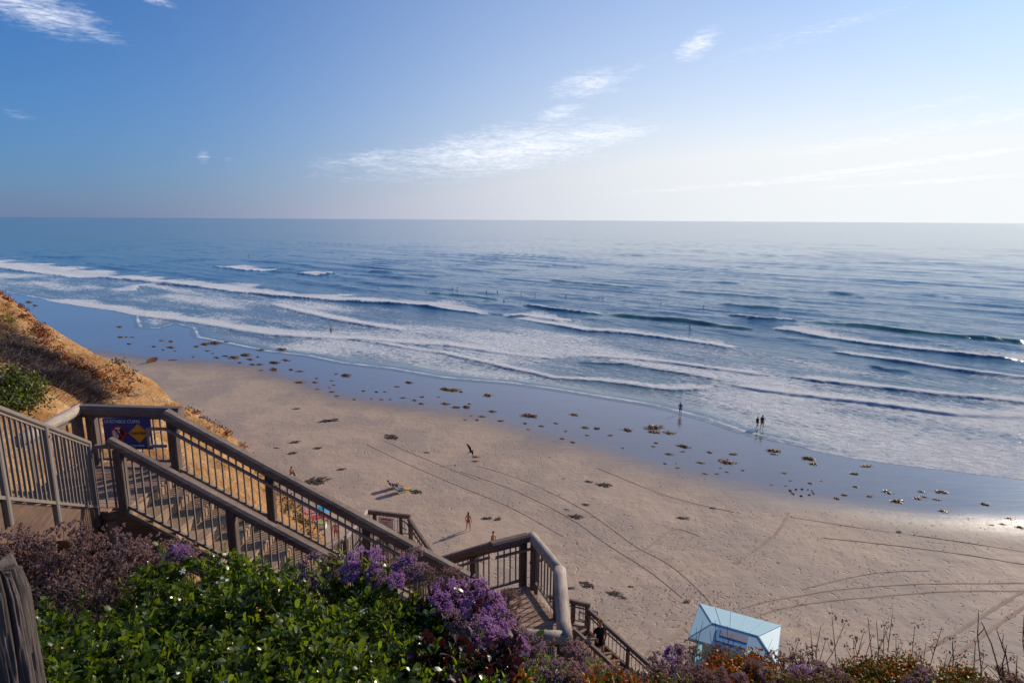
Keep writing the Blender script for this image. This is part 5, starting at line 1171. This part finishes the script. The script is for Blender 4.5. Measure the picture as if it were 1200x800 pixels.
for px, py, D in [(261, 682, 4.35), (258, 659, 4.75), (214, 669, 4.6), (424, 716, 4.0), (262, 798, 3.2)]: white_flower(px, py, D, .022 if (px, py) != (261, 682) else .042)
red_edge = [atd(*v) for v in [(505, 715, 4.2), (540, 705, 4.25), (580, 745, 4.05), (610, 780, 3.8), (600, 815, 3.5), (510, 800, 3.5), (500, 760, 3.8), (560, 760, 3.85)]]
leafy_shrub('maroon_shrub', 'dark maroon leaved shrub between the hedge and the purple flowers', red_edge, 260, .058, (LEAF_R, LEAF_R), 60, [tuple(atd(*v)[:2]) for v in [(500, 712, 4.3), (545, 700, 4.4), (590, 745, 4.15), (612, 790, 3.8), (600, 840, 3.4), (500, 830, 3.4)]], depth=.25, yfrac=0)

# statice: papery flower heads on stalks
CUPV = []; CUPF = []
for k in range(5): an = 2*math.pi*k/5; CUPV.append((math.cos(an), math.sin(an), 1.0))
CUPV = np.array(CUPV+[(0, 0, 0)]); CUPF = np.array([(k, (k+1) % 5, 5) for k in range(5)])
WHV = np.array([(.45, 0, 1.05), (-.22, .4, 1.1), (-.22, -.4, 1.1)]); WHF = np.array([(0, 1, 2)])
def head_mesh(seed, mt, white, n_sub=19, n_fl=30, fl=.060):
    """unit-radius flower head: sprays of tiny funnel florets over an uneven dome"""
    rs = np.random.default_rng(seed); P, Rm, Sc = [], [], []
    for _ in range(n_sub):
        d = rs.normal(size=3); d[2] = abs(d[2])*.8+.12; d /= np.linalg.norm(d); c = d*np.array([.78, .78, .62])*rs.uniform(.72, 1.05)
        for _ in range(n_fl):
            q = c+rs.normal(size=3)*np.array([.115, .115, .085]); n_ = U3(d+rs.normal(size=3)*.45+np.array([0, 0, .25])); P.append(q+n_*.02); Rm.append(rot_from(np.cross(n_, U3(rs.normal(size=3))), n_)); Sc.append(fl*rs.uniform(.6, 1.2))
    P, Rm, Sc = np.array(P), np.array(Rm), np.array(Sc)
    A = inst(CUPV, CUPF, Rm, P, Sc); wsel = rs.random(len(P)) < white
    B = inst(WHV, WHF, Rm[wsel], P[wsel], Sc[wsel]) if wsel.any() else (np.zeros((0, 3)), np.zeros((0, 3), int))
    V = np.concatenate([A[0], B[0]]); Fa = np.concatenate([A[1], B[1]+len(A[0])]); me = raw_mesh('flower_head', V, Fa, [mt, FL_W], False)
    mi = np.zeros(len(Fa), np.int32); mi[len(A[1]):] = 1; me.polygons.foreach_set('material_index', mi)
    return me
HP = [head_mesh(i, FL_P, .42) for i in range(4)]; HM = [head_mesh(20+i, FL_M, .5) for i in range(4)]; HB = [head_mesh(40+i, FL_B, .22) for i in range(3)]; HS = [head_mesh(60+i, m_, .3, 5, 9, .15) for i, m_ in enumerate((FL_M, FL_B, FL_B, FL_M))]
def tilt_to(o, d, sc, c):
    Rr = rot_from(np.cross(d, (0.2, .9, .3)), d); o.matrix_local = Matrix([list(Rr[k]*sc)+[float(c[k])] for k in range(3)]+[[0, 0, 0, 1]])
def statice(label, heads, root_px, fol=24, group='flowering statice plants', name='statice_plant'):
    """heads: (px, py, D, radius px, kind)"""
    rt = atd(*root_px); rt = np.array([rt[0], rt[1], float(th(rt[0], rt[1])[0])]); t = thing(name, rt, label, 'flower', group)
    for px, py, D, rp, kd in heads:
        c = atd(px, py, D); rad = rp*D/F; pool = dict(p=HP, m=HM, b=HB, s=HS)[kd]
        me = random.choice(pool); o = link('flower_head', me, t); d = U3(np.array([random.uniform(-.3, .3), -.25+random.uniform(-.3, .3), 1])); cc = c-d*rad*.35; tilt_to(o, d, rad, cc-rt)
        b = MB(); mid = (cc+rt)/2+np.array([random.uniform(-.1, .1), random.uniform(-.1, .1), .05]); b.tube([rt+rvec(1)[0]*.06*np.array([1, 1, 0]), mid, cc-d*rad*.1], [.006, .005, .004], 5)
        for _ in range(5): b.bar(cc-d*rad*.4, cc+rvec(1)[0]*rad*.5+d*rad*.15, .004, .004)
        b.build('stem', STEM, t)
    if fol:
        n = fol; P = np.tile(rt+np.array([0, 0, .05]), (n, 1))+rng.normal(size=(n, 3))*np.array([.16, .12, .06]); an = rng.uniform(0, 6.28, n); Rm = np.array([rot_from((math.cos(a), math.sin(a), random.uniform(.3, 1.1)), (0, 0, 1)) for a in an])
        arr_obj('foliage', [inst(LV*np.array([.9, 1, 1]), LF, Rm, P, rng.uniform(.10, .20, n))], LEAF_G, t, 'stuff')
    return t
statice('purple statice heads in front of the thick rail, left of its lower end', [(425, 655, 4.55, 27, 'p'), (411, 668, 4.5, 16, 'p'), (452, 668, 4.5, 20, 'p'), (440, 676, 4.4, 15, 'm')], (430, 720, 4.7))
statice('dull mauve statice heads over the hedge where the near rail disappears', [(372, 662, 4.7, 24, 'm'), (388, 657, 4.75, 15, 'b'), (365, 676, 4.5, 13, 'p'), (392, 672, 4.6, 12, 'm')], (375, 720, 4.9), 10)
statice('two toned statice head standing against the thick rail end', [(481, 655, 4.6, 21, 'm'), (474, 664, 4.5, 19, 'p'), (490, 668, 4.45, 18, 'm'), (464, 678, 4.3, 14, 'p'), (500, 672, 4.4, 12, 'b')], (480, 725, 4.7))
statice('bright purple statice mass below the end of the thick rail', [(525, 674, 4.5, 18, 'b'), (520, 690, 4.35, 20, 'p'), (533, 694, 4.4, 24, 'p'), (557, 690, 4.4, 25, 'p'), (572, 700, 4.35, 22, 'p'), (516, 703, 4.15, 17, 'p'), (540, 712, 4.15, 22, 'p'), (562, 715, 4.2, 22, 'p'), (531, 722, 4.05, 16, 'm')], (545, 770, 4.5), 40)
statice('tall purple statice mass left of the middle landing deck', [(545, 728, 4.05, 20, 'm'), (562, 738, 4.0, 24, 'p'), (582, 722, 4.2, 22, 'p'), (585, 742, 4.1, 24, 'p'), (597, 726, 4.25, 17, 'm'), (600, 754, 4.0, 22, 'p'), (576, 758, 3.95, 18, 'p'), (588, 770, 3.85, 17, 'm'), (610, 742, 4.15, 15, 'm')], (585, 810, 4.2), 40)
statice('faded brown statice heads against the middle landing deck', [(597, 700, 4.5, 17, 'b'), (586, 706, 4.5, 14, 'b'), (598, 716, 4.4, 11, 'b')], (610, 760, 4.7), 12)
statice('pale mauve statice heads above the middle landing log rail', [(620, 752, 4.1, 20, 'm'), (612, 768, 4.0, 18, 'm'), (632, 766, 4.05, 16, 'm'), (645, 754, 4.2, 8, 's'), (600, 785, 3.8, 16, 'm')], (625, 830, 4.2), 30)
statice('single purple statice head at the top of the hedge by the near rail', [(208, 645, 4.9, 15, 'p'), (220, 650, 4.9, 11, 'm'), (200, 652, 4.85, 9, 'm')], (212, 690, 5.1), 6)
statice('pale statice heads in front of the lowest flight', [(672, 763, 4.2, 20, 'm'), (684, 770, 4.2, 13, 'm'), (656, 786, 3.95, 26, 'm'), (640, 794, 3.9, 18, 'm'), (672, 794, 3.9, 18, 'b'), (690, 792, 4.0, 17, 'm'), (706, 794, 4.0, 16, 'b'), (722, 790, 4.1, 13, 'b')], (672, 840, 4.0), 30)
statice('brownish statice heads along the bottom edge before the tower', [(740, 796, 4.2, 13, 'b'), (756, 797, 4.2, 14, 'm'), (772, 792, 4.2, 13, 'b'), (745, 798, 4.0, 14, 'b'), (788, 764, 4.4, 14, 'p'), (796, 760, 4.4, 11, 'm'), (786, 778, 4.3, 14, 'p'), (803, 774, 4.3, 12, 'm'), (815, 788, 4.2, 15, 'b'), (800, 797, 4.0, 15, 'm'), (830, 794, 4.0, 14, 'b'), (846, 790, 4.1, 12, 'm'), (812, 762, 4.5, 10, 'b'), (840, 762, 4.5, 11, 'b')], (790, 840, 4.2), 24)
statice('mauve and brown statice heads below the right end of the tower roof', [(884, 780, 4.2, 14, 'b'), (900, 790, 4.1, 14, 'm'), (868, 794, 4.0, 13, 'm'), (918, 776, 4.3, 12, 'b'), (934, 770, 4.4, 11, 'b'), (942, 790, 4.1, 15, 'p'), (960, 780, 4.3, 14, 'm'), (975, 792, 4.1, 16, 'm'), (990, 795, 4.0, 13, 'm'), (925, 795, 4.0, 12, 'b'), (962, 798, 3.9, 14, 'm')], (930, 850, 4.2), 24)
statice('dark statice heads among dry stalks at the bottom right', [(1085, 790, 4.1, 14, 'm'), (1096, 797, 4.0, 13, 'm'), (1178, 790, 4.2, 13, 'b'), (1190, 797, 4.1, 12, 'b'), (1065, 797, 4.0, 10, 'm'), (1120, 800, 4.0, 10, 'b'), (1150, 804, 4.0, 12, 'b')], (1100, 850, 4.2), 12)
# green filler plants at the feet of the statice
for lb, pts_, hl in (('light green leafy shrub under the pale statice left of the lowest flight', [(610, 782, 4.4), (650, 784, 4.5), (690, 792, 4.5), (700, 812, 4.1), (640, 800, 4.0), (590, 800, 3.9), (720, 800, 4.2)], [(590, 772, 4.5), (650, 762, 4.8), (712, 768, 4.7), (735, 800, 4.2), (730, 860, 3.7), (600, 860, 3.6)]),):
    leafy_shrub('leafy_shrub', lb, [atd(*v) for v in pts_], 420, .036, (LEAF_G, LEAF_Y), 60, [tuple(atd(*v)[:2]) for v in hl], depth=.3, yfrac=.3, cat='shrub')

# dry statice bush at the left, twiggy with small faded heads
def twiggy(label, rt_px, tips, kind_w=(.5, .5), name='dry_statice_bush', bare=0.0, hr=(5, 9), nt=3, group='dry statice bushes', stemm=None, thick=.0028):
    rt = atd(*rt_px); rt = np.array([rt[0], rt[1], float(th(rt[0], rt[1])[0])]); t = thing(name, rt, label, 'plant', group); b = MB()
    for px, py, D in tips:
        c = atd(px, py, D); r0 = rt+np.array([rng.normal()*.12+(c[0]-rt[0])*.45, rng.normal()*.10+(c[1]-rt[1])*.4, 0]); r0[2] = float(th(r0[0], r0[1])[0])-.02
        pts = [r0]; m = 5
        for i in range(1, m+1): f = i/m; p = r0+(c-r0)*f+rng.normal(size=3)*.018*(1-f*.6)+np.array([0, 0, .05*math.sin(f*math.pi)]); pts.append(p)
        pts[-1] = c; b.tube(pts, [thick*1.5]+[thick]*(m-1)+[thick*.6], 4, 0, False)
        ends = [c]
        for _ in range(nt):
            k = random.randint(2, m-1); a_ = pts[k]; e_ = a_+U3(rng.normal(size=3)*.55+np.array([0, 0, 1.0]))*random.uniform(.06, .16); mid = (a_+e_)/2+rng.normal(size=3)*.01; b.tube([a_, mid, e_], [thick*.8, thick*.7, thick*.4], 4, 0, False); ends.append(e_)
            if random.random() < .5: e2_ = mid+U3(rng.normal(size=3)+np.array([0, 0, .8]))*random.uniform(.03, .07); b.bar(mid, e2_, thick*.8, thick*.8); ends.append(e2_)
        for e_ in ends:
            if random.random() < bare: continue
            me = HS[random.choice((0, 3)) if random.random() < kind_w[0] else random.choice((1, 2))]; o = link('flower_head', me, t); tilt_to(o, U3(rng.normal(size=3)*.4+np.array([0, -.2, 1])), random.uniform(*hr)*D/F, e_-rt)
    o = b.build('stems', stemm or STEM_D, t); o['kind'] = 'stuff'; return t
def tips_in(poly_fn, n): return [poly_fn() for _ in range(n)]
twiggy('dry mauve statice bush in front of the plank wall at the left', (40, 690, 5.2), tips_in(lambda: (random.uniform(-20, 95), random.uniform(614, 690), random.uniform(4.9, 5.7)), 52), (.45, .55))
twiggy('dry brown statice bush left of the log pile', (125, 690, 5.4), tips_in(lambda: (random.uniform(80, 165), random.uniform(615, 690), random.uniform(5.0, 5.9)), 50), (.45, .55))
twiggy('dry statice bush right of the log pile under the near rail stringer', (185, 680, 5.7), tips_in(lambda: (random.uniform(150, 222), random.uniform(632, 680), random.uniform(5.3, 6.2)), 46), (.35, .65))
twiggy('low tangle of bare grey twigs between the post and the hedge', (90, 720, 4.7), tips_in(lambda: (random.uniform(35, 150), random.uniform(668, 715), random.uniform(4.5, 5.0)), 44), (.2, .8), bare=.72, stemm=STEM_G, group=None)
# dry stalks along the bottom right
def stalks(label, rt_px, tips, **k): return twiggy(label, rt_px, tips, (.1, .9), 'dry_stalk_plant', k.get('bare', .45), k.get('hr', (2.6, 4.6)), k.get('nt', 3), 'dry stalk plants along the bottom edge', STEM_D, k.get('th', .0032))
stalks('tall dry stalks left of the orange succulent at the bottom right', (985, 830, 4.3), [(975, 722, 4.6), (962, 733, 4.5), (950, 738, 4.6), (990, 730, 4.5), (1000, 748, 4.4), (944, 752, 4.5), (968, 748, 4.5), (955, 760, 4.4)], hr=(3, 6))
stalks('clump of tall dry stalks above the orange succulent', (1035, 830, 4.3), [(1017, 722, 4.5), (1027, 726, 4.4), (1046, 719, 4.5), (1042, 732, 4.4), (1012, 740, 4.4), (1022, 745, 4.3), (1036, 735, 4.5), (1050, 745, 4.4), (1058, 752, 4.4)])
stalks('single slim dry stalk with a dark bud at the bottom right', (1068, 840, 4.3), [(1072, 733, 4.5), (1070, 755, 4.4), (1064, 762, 4.3), (1078, 762, 4.4)], nt=2)
stalks('dry branching stalks right of the orange succulent', (1098, 840, 4.2), [(1104, 734, 4.4), (1085, 753, 4.3), (1116, 750, 4.3), (1120, 756, 4.3), (1143, 750, 4.3), (1153, 766, 4.2), (1132, 764, 4.3), (1158, 778, 4.1), (1110, 765, 4.2)])
stalks('long bare leaning stalk at the far right edge', (1235, 860, 4.0), [(1147, 714, 4.3), (1150, 728, 4.25), (1168, 738, 4.2), (1192, 768, 4.1), (1200, 720, 4.2), (1180, 755, 4.15)], bare=.75, nt=2, th=.004)
stalks('thin bare stalks standing in front of the lifeguard tower roof', (840, 830, 4.4), [(824, 727, 4.6), (838, 726, 4.6), (816, 735, 4.6), (852, 732, 4.6), (858, 742, 4.5), (846, 740, 4.6), (832, 738, 4.6), (905, 748, 4.5), (900, 760, 4.4)], bare=.9, nt=2, th=.0022)
stalks('small dry heads and stalks along the edge below the lowest flight', (745, 840, 4.3), [(732, 792, 4.5), (742, 790, 4.5), (752, 794, 4.4), (764, 788, 4.5), (770, 785, 4.4), (722, 796, 4.4), (780, 770, 4.5), (806, 752, 4.6), (800, 768, 4.5)], bare=.15, hr=(4, 7))
stalks('wispy brown dry heads right of the tower roof', (925, 840, 4.3), [(905, 766, 4.5), (912, 764, 4.5), (925, 758, 4.5), (935, 752, 4.6), (918, 772, 4.4), (942, 764, 4.5), (930, 774, 4.4), (948, 770, 4.4)], bare=.1, hr=(3.5, 6.5))

# succulent ice plants: fat three-sided fingers
FGV = np.array([(-.20, 0, 0), (.20, 0, 0), (0, 0, .24), (-.26, .45, .03), (.26, .45, .03), (0, .45, .34), (0, 1.0, .15)]); FGF = np.array([(0, 3, 4), (0, 4, 1), (1, 4, 5), (1, 5, 2), (2, 5, 3), (2, 3, 0), (3, 6, 4), (4, 6, 5), (5, 6, 3)])
def fingers(cs, per, size, spread, up=.7):
    P, Rm, Sc = [], [], []
    for c in cs:
        for _ in range(per):
            d = rng.normal(size=3); d[2] = abs(d[2])*up+.15; d = U3(d); P.append(c+rng.normal(size=3)*spread*np.array([1, 1, .45])); Rm.append(rot_from(d, U3(rng.normal(size=3)+np.array([0, 0, 1])))); Sc.append(size*random.uniform(.6, 1.25))
    return inst(FGV, FGF, np.array(Rm), np.array(P), np.array(Sc))
def succulent(label, pts, mts, per=50, size=.024, spread=.045, name='succulent', group=None):
    cs = [atd(*v) for v in pts]; m = np.mean(cs, axis=0); t = thing(name, (m[0], m[1], float(th(m[0], m[1])[0])), label, 'succulent', group)
    for mt, fr in mts:
        arr_obj('fleshy_leaves', [fingers(cs, max(3, int(per*fr)), size, spread)], mt, t, 'stuff')
    b = MB()
    for c in cs: b.tube([(c[0]+random.uniform(-.03, .03), c[1]+.02, float(th(c[0], c[1])[0])-.02), c], .008, 5)
    o = b.build('stems', STEM_D, t); o['kind'] = 'stuff'
def fill(x0, x1, yfn, D0, n): 
    o = []
    for _ in range(n): x = random.uniform(x0, x1); y = yfn(x)+random.random()**.8*(806-yfn(x)); o.append((x, y, D0+(4.6-D0)*0-(y-760)*.008))
    return o
succulent('orange and green succulent clump in front of the lifeguard tower', fill(826, 902, lambda x: 764+abs(x-862)*.18, 4.45, 44), ((ICE_O, .55), (ICE_G, .35), (ICE_R, .2)))
succulent('yellow green succulent mound with orange tips at the bottom right', fill(996, 1078, lambda x: 768+abs(x-1038)*.25, 4.4, 44), ((ICE_G, .75), (ICE_O, .3)))
succulent('small green and orange succulent at the bottom right edge', fill(1106, 1138, lambda x: 784, 4.2, 12), ((ICE_G, .7), (ICE_O, .3)))
succulent('low orange succulent shoots under the pale statice', fill(600, 612, lambda x: 788, 3.95, 6)+fill(690, 760, lambda x: 794, 4.1, 10), ((ICE_O, .5), (ICE_G, .5)), 14, .04)
succulent('dark mixed succulent along the bottom between statice heads', fill(730, 830, lambda x: 794, 4.15, 16)+fill(905, 995, lambda x: 794, 4.15, 18)+fill(1080, 1210, lambda x: 803, 4.1, 12), ((ICE_G, .6), (ICE_R, .25)), 30, .022)
def row(x0, x1, y0, D, n): return [(random.uniform(x0, x1), y0+abs(random.gauss(0, 12)), D+random.uniform(-.25, .2)) for _ in range(n)]
twiggy('mass of faded statice heads along the bottom edge below the lowest flight', (700, 850, 4.2), row(650, 775, 797, 4.25, 36), (.55, .45), hr=(6, 10), nt=4, group='faded statice along the bottom edge')
twiggy('mass of faded statice heads below the left end of the tower roof', (820, 850, 4.2), row(768, 824, 784, 4.3, 28), (.55, .45), hr=(6, 10), nt=4, group='faded statice along the bottom edge')
twiggy('mass of faded statice heads between the tower and the yellow green succulent', (940, 850, 4.2), row(900, 1004, 786, 4.25, 38), (.5, .5), hr=(6, 10), nt=4, group='faded statice along the bottom edge')
twiggy('sparse faded statice heads at the bottom right corner', (1130, 850, 4.2), row(1070, 1210, 796, 4.2, 34), (.4, .6), hr=(5, 9), nt=4, group='faded statice along the bottom edge')

# ------------------------------------------------------------------ plants on the bluff
def cliff_patch(label, px_list, rad, n, mts, size, spread, *r_, **k_):
    return cliff_patch_(label, px_list, rad*.85, max(4, int(n*.6)), mts, size*.55, spread*1.0, *r_, per=20, lift=-.01, **k_)
def cliff_patch_(label, px_list, rad, n, mts, size, spread, name='ice_plant_mat', cat='ice plant', lift=.02, kindtop=True, per=9):
    cs = []
    for px, py in px_list:
        h = hit(px, py, 6)
        if h is None: continue
        for _ in range(n):
            x, y = h[0]+rng.normal()*rad, h[1]+rng.normal()*rad
            cs.append((x, y))
    if not cs: return
    cs = np.array(cs); z = th(cs[:, 0], cs[:, 1]); cs = np.column_stack([cs, z+lift]); parts = {}
    t = thing(name, cs.mean(0), label, cat)
    idx = rng.random(len(cs)); a = 0
    for mt, fr in mts:
        sel = (idx >= a) & (idx < a+fr); a += fr
        if sel.any(): arr_obj('foliage', [fingers(cs[sel], per, size, spread)], mt, t, 'stuff')
    return t
def seg(a, b, n): return [(a[0]+(b[0]-a[0])*i/(n-1), a[1]+(b[1]-a[1])*i/(n-1)) for i in range(n)]
RG = ((ICE_R, .68), (ICE_O, .12), (STEM_G, .2))
cliff_patch('red ice plant trailing along the upper left ridge of the bluff', seg((-6, 343), (42, 370), 7)+seg((20, 362), (50, 392), 5), .35, 16, RG, .16, .12)
cliff_patch('red ice plant band running diagonally down the bluff face', seg((45, 392), (92, 440), 8)+seg((92, 432), (140, 456), 6), .32, 15, RG, .15, .12)
cliff_patch('red and green ice plant below the band above the landing rail', seg((85, 440), (125, 466), 6)+seg((110, 452), (138, 458), 3), .25, 12, ((ICE_R, .5), (ICE_G, .25), (STEM_G, .25)), .13, .10)
cliff_patch('single red ice plant tuft on the ridge line', [(120, 411), (126, 415), (131, 420)], .35, 18, ((ICE_R, .75), (STEM_G, .25)), .16, .13)
cliff_patch('brown ice plant tuft on the outer ridge by the drop', [(139, 428), (144, 434), (148, 440)], .3, 14, ((STEM_G, .7), (ICE_R, .3)), .15, .13)
cliff_patch('red ice plant tufts on the lower nose of the bluff', seg((228, 485), (246, 494), 3)+seg((252, 500), (282, 520), 4), .25, 12, RG, .14, .10)
cliff_patch('red and green ice plant down the edge behind the thick rail', seg((303, 555), (330, 582), 5)+seg((330, 580), (362, 615), 6)+seg((350, 605), (370, 640), 5), .30, 15, ((ICE_R, .5), (ICE_G, .35), (STEM_G, .15)), .13, .10)
cliff_patch('yellow green plants below the grey shrub band', seg((78, 437), (102, 458), 5)+[(4, 370), (10, 374)], .2, 12, ((ICE_G, 1.0),), .12, .09, 'low_green_plants', 'plant')
cliff_patch('yellow green plants at the left edge of the bluff face', [(2, 366), (6, 372), (10, 376)], .35, 14, ((ICE_G, 1.0),), .14, .1, 'low_green_plants', 'plant')
def grey_band():
    px = []
    for _ in range(230):
        f = random.random(); y0 = 382+f*75; y1 = 418+f*58; px.append((f*112-4, random.uniform(y0, y1)))
    cs = [h for h in (hit(x, y, 6) for x, y in px) if h is not None]; cs = np.array(cs); t = thing('dry_shrub_mat', cs.mean(0), 'band of dead grey brown shrub lying down the bluff face', 'dry shrub')
    V = np.array([(-.03, 0, 0), (.03, 0, 0), (.012, 1, 0), (-.012, 1, 0)]); Fc = np.array([(0, 1, 2), (0, 2, 3)]); P, Rm, Sc = [], [], []
    for c in cs:
        for _ in range(80):
            x, y = c[0]+rng.normal()*.28, c[1]+rng.normal()*.28; P.append((x, y, 0)); d = rng.normal(size=3)+np.array([.5, .1, .3]); d[2] = abs(d[2])*.45; Rm.append(rot_from(U3(d), rvec(1)[0])); Sc.append(random.uniform(.15, .42))
    P = np.array(P); P[:, 2] = th(P[:, 0], P[:, 1])+.02; arr_obj('twigs', [inst(V, Fc, np.array(Rm), P, np.array(Sc))], STEM_G, t, 'stuff')
grey_band()
def bush():
    cs = []
    for _ in range(150):
        h = hit(random.gauss(14, 15), random.gauss(466, 9), 6)
        if h is not None and (h[2] > 0): cs.append(h+np.array([0, 0, abs(rng.normal())*.13]))
    cs = np.array(cs); t = thing('green_bush', cs.mean(0), 'dark green bush with a lilac flower on the bluff behind the steel railing', 'bush'); n = len(cs)*34
    P = np.repeat(cs, 34, 0)+rng.normal(size=(n, 3))*.14; Rm = np.array([rot_from(U3(rng.normal(size=3)+np.array([0, 0, .5])), U3(rng.normal(size=3)+np.array([0, 0, 1]))) for _ in range(n)])
    arr_obj('foliage', [inst(LV, LF, Rm, P, rng.uniform(.04, .08, n))], LEAF_O, t, 'stuff'); arr_obj('foliage', [inst(LV, LF, Rm[::3], P[::3]+.03, rng.uniform(.04, .08, len(P[::3])))], LEAF_G, t, 'stuff')
    h = cs[np.argmin(np.abs(to_px_any(cs)[0]-8)+np.abs(to_px_any(cs)[1]-450))]; o = link('flower_head', HP[0], t); tilt_to(o, np.array([0, -.5, .86]), .10, h+np.array([.1, -.25, .15])-ORG[t.name])
bush()

# ------------------------------------------------------------------ weathered timber post at the left edge
def old_post():
    top = atd(-8, 652, 1.95); bx, by = top[0]-.03, top[1]; g = float(th(bx, by)[0])-.3; t = thing('timber_post', (bx, by, g), 'rough grey weathered timber post at the bottom left corner', 'post')
    na, nz = 220, 150; vs = []
    for i in range(nz+1):
        f = i/nz; a = 2*math.pi*np.arange(na)/na+math.pi
        zt = top[2]-.01-.05*vnoise(a*2.6, a*0+1.0, 90)-.03*vnoise(a*9, a*0+2.0, 91); z = g+(zt-g)*f
        gr = fbm(a*3.2, z*2.1, 92, 3)*.004+fbm(a*16, z*3.4, 93, 3)*.005+fbm(a*40, z*8.0, 95, 3)*.005
        cr = -.03*np.clip(vnoise(a*8.5, z*3.2, 97)-.72, 0, 1)/.28-.015*np.clip(vnoise(a*15.0, z*3.4, 98)-.66, 0, 1)/.34
        rr = (.112-.014*f+gr+cr)*(1-.14*max(0, f-.95)/.05)
        vs += [(bx+rr[j]*math.cos(a[j]), by+rr[j]*math.sin(a[j]), z[j]) for j in range(na)]
    vs.append((bx, by, top[2]-.05)); fs = [(i*na+j, i*na+(j+1) % na, (i+1)*na+(j+1) % na, (i+1)*na+j) for i in range(nz) for j in range(na)]+[(nz*na+j, nz*na+(j+1) % na, len(vs)-1) for j in range(na)]
    b = MB(); b.add(vs, fs); b.build('log', W_GREY, t, True)
old_post()
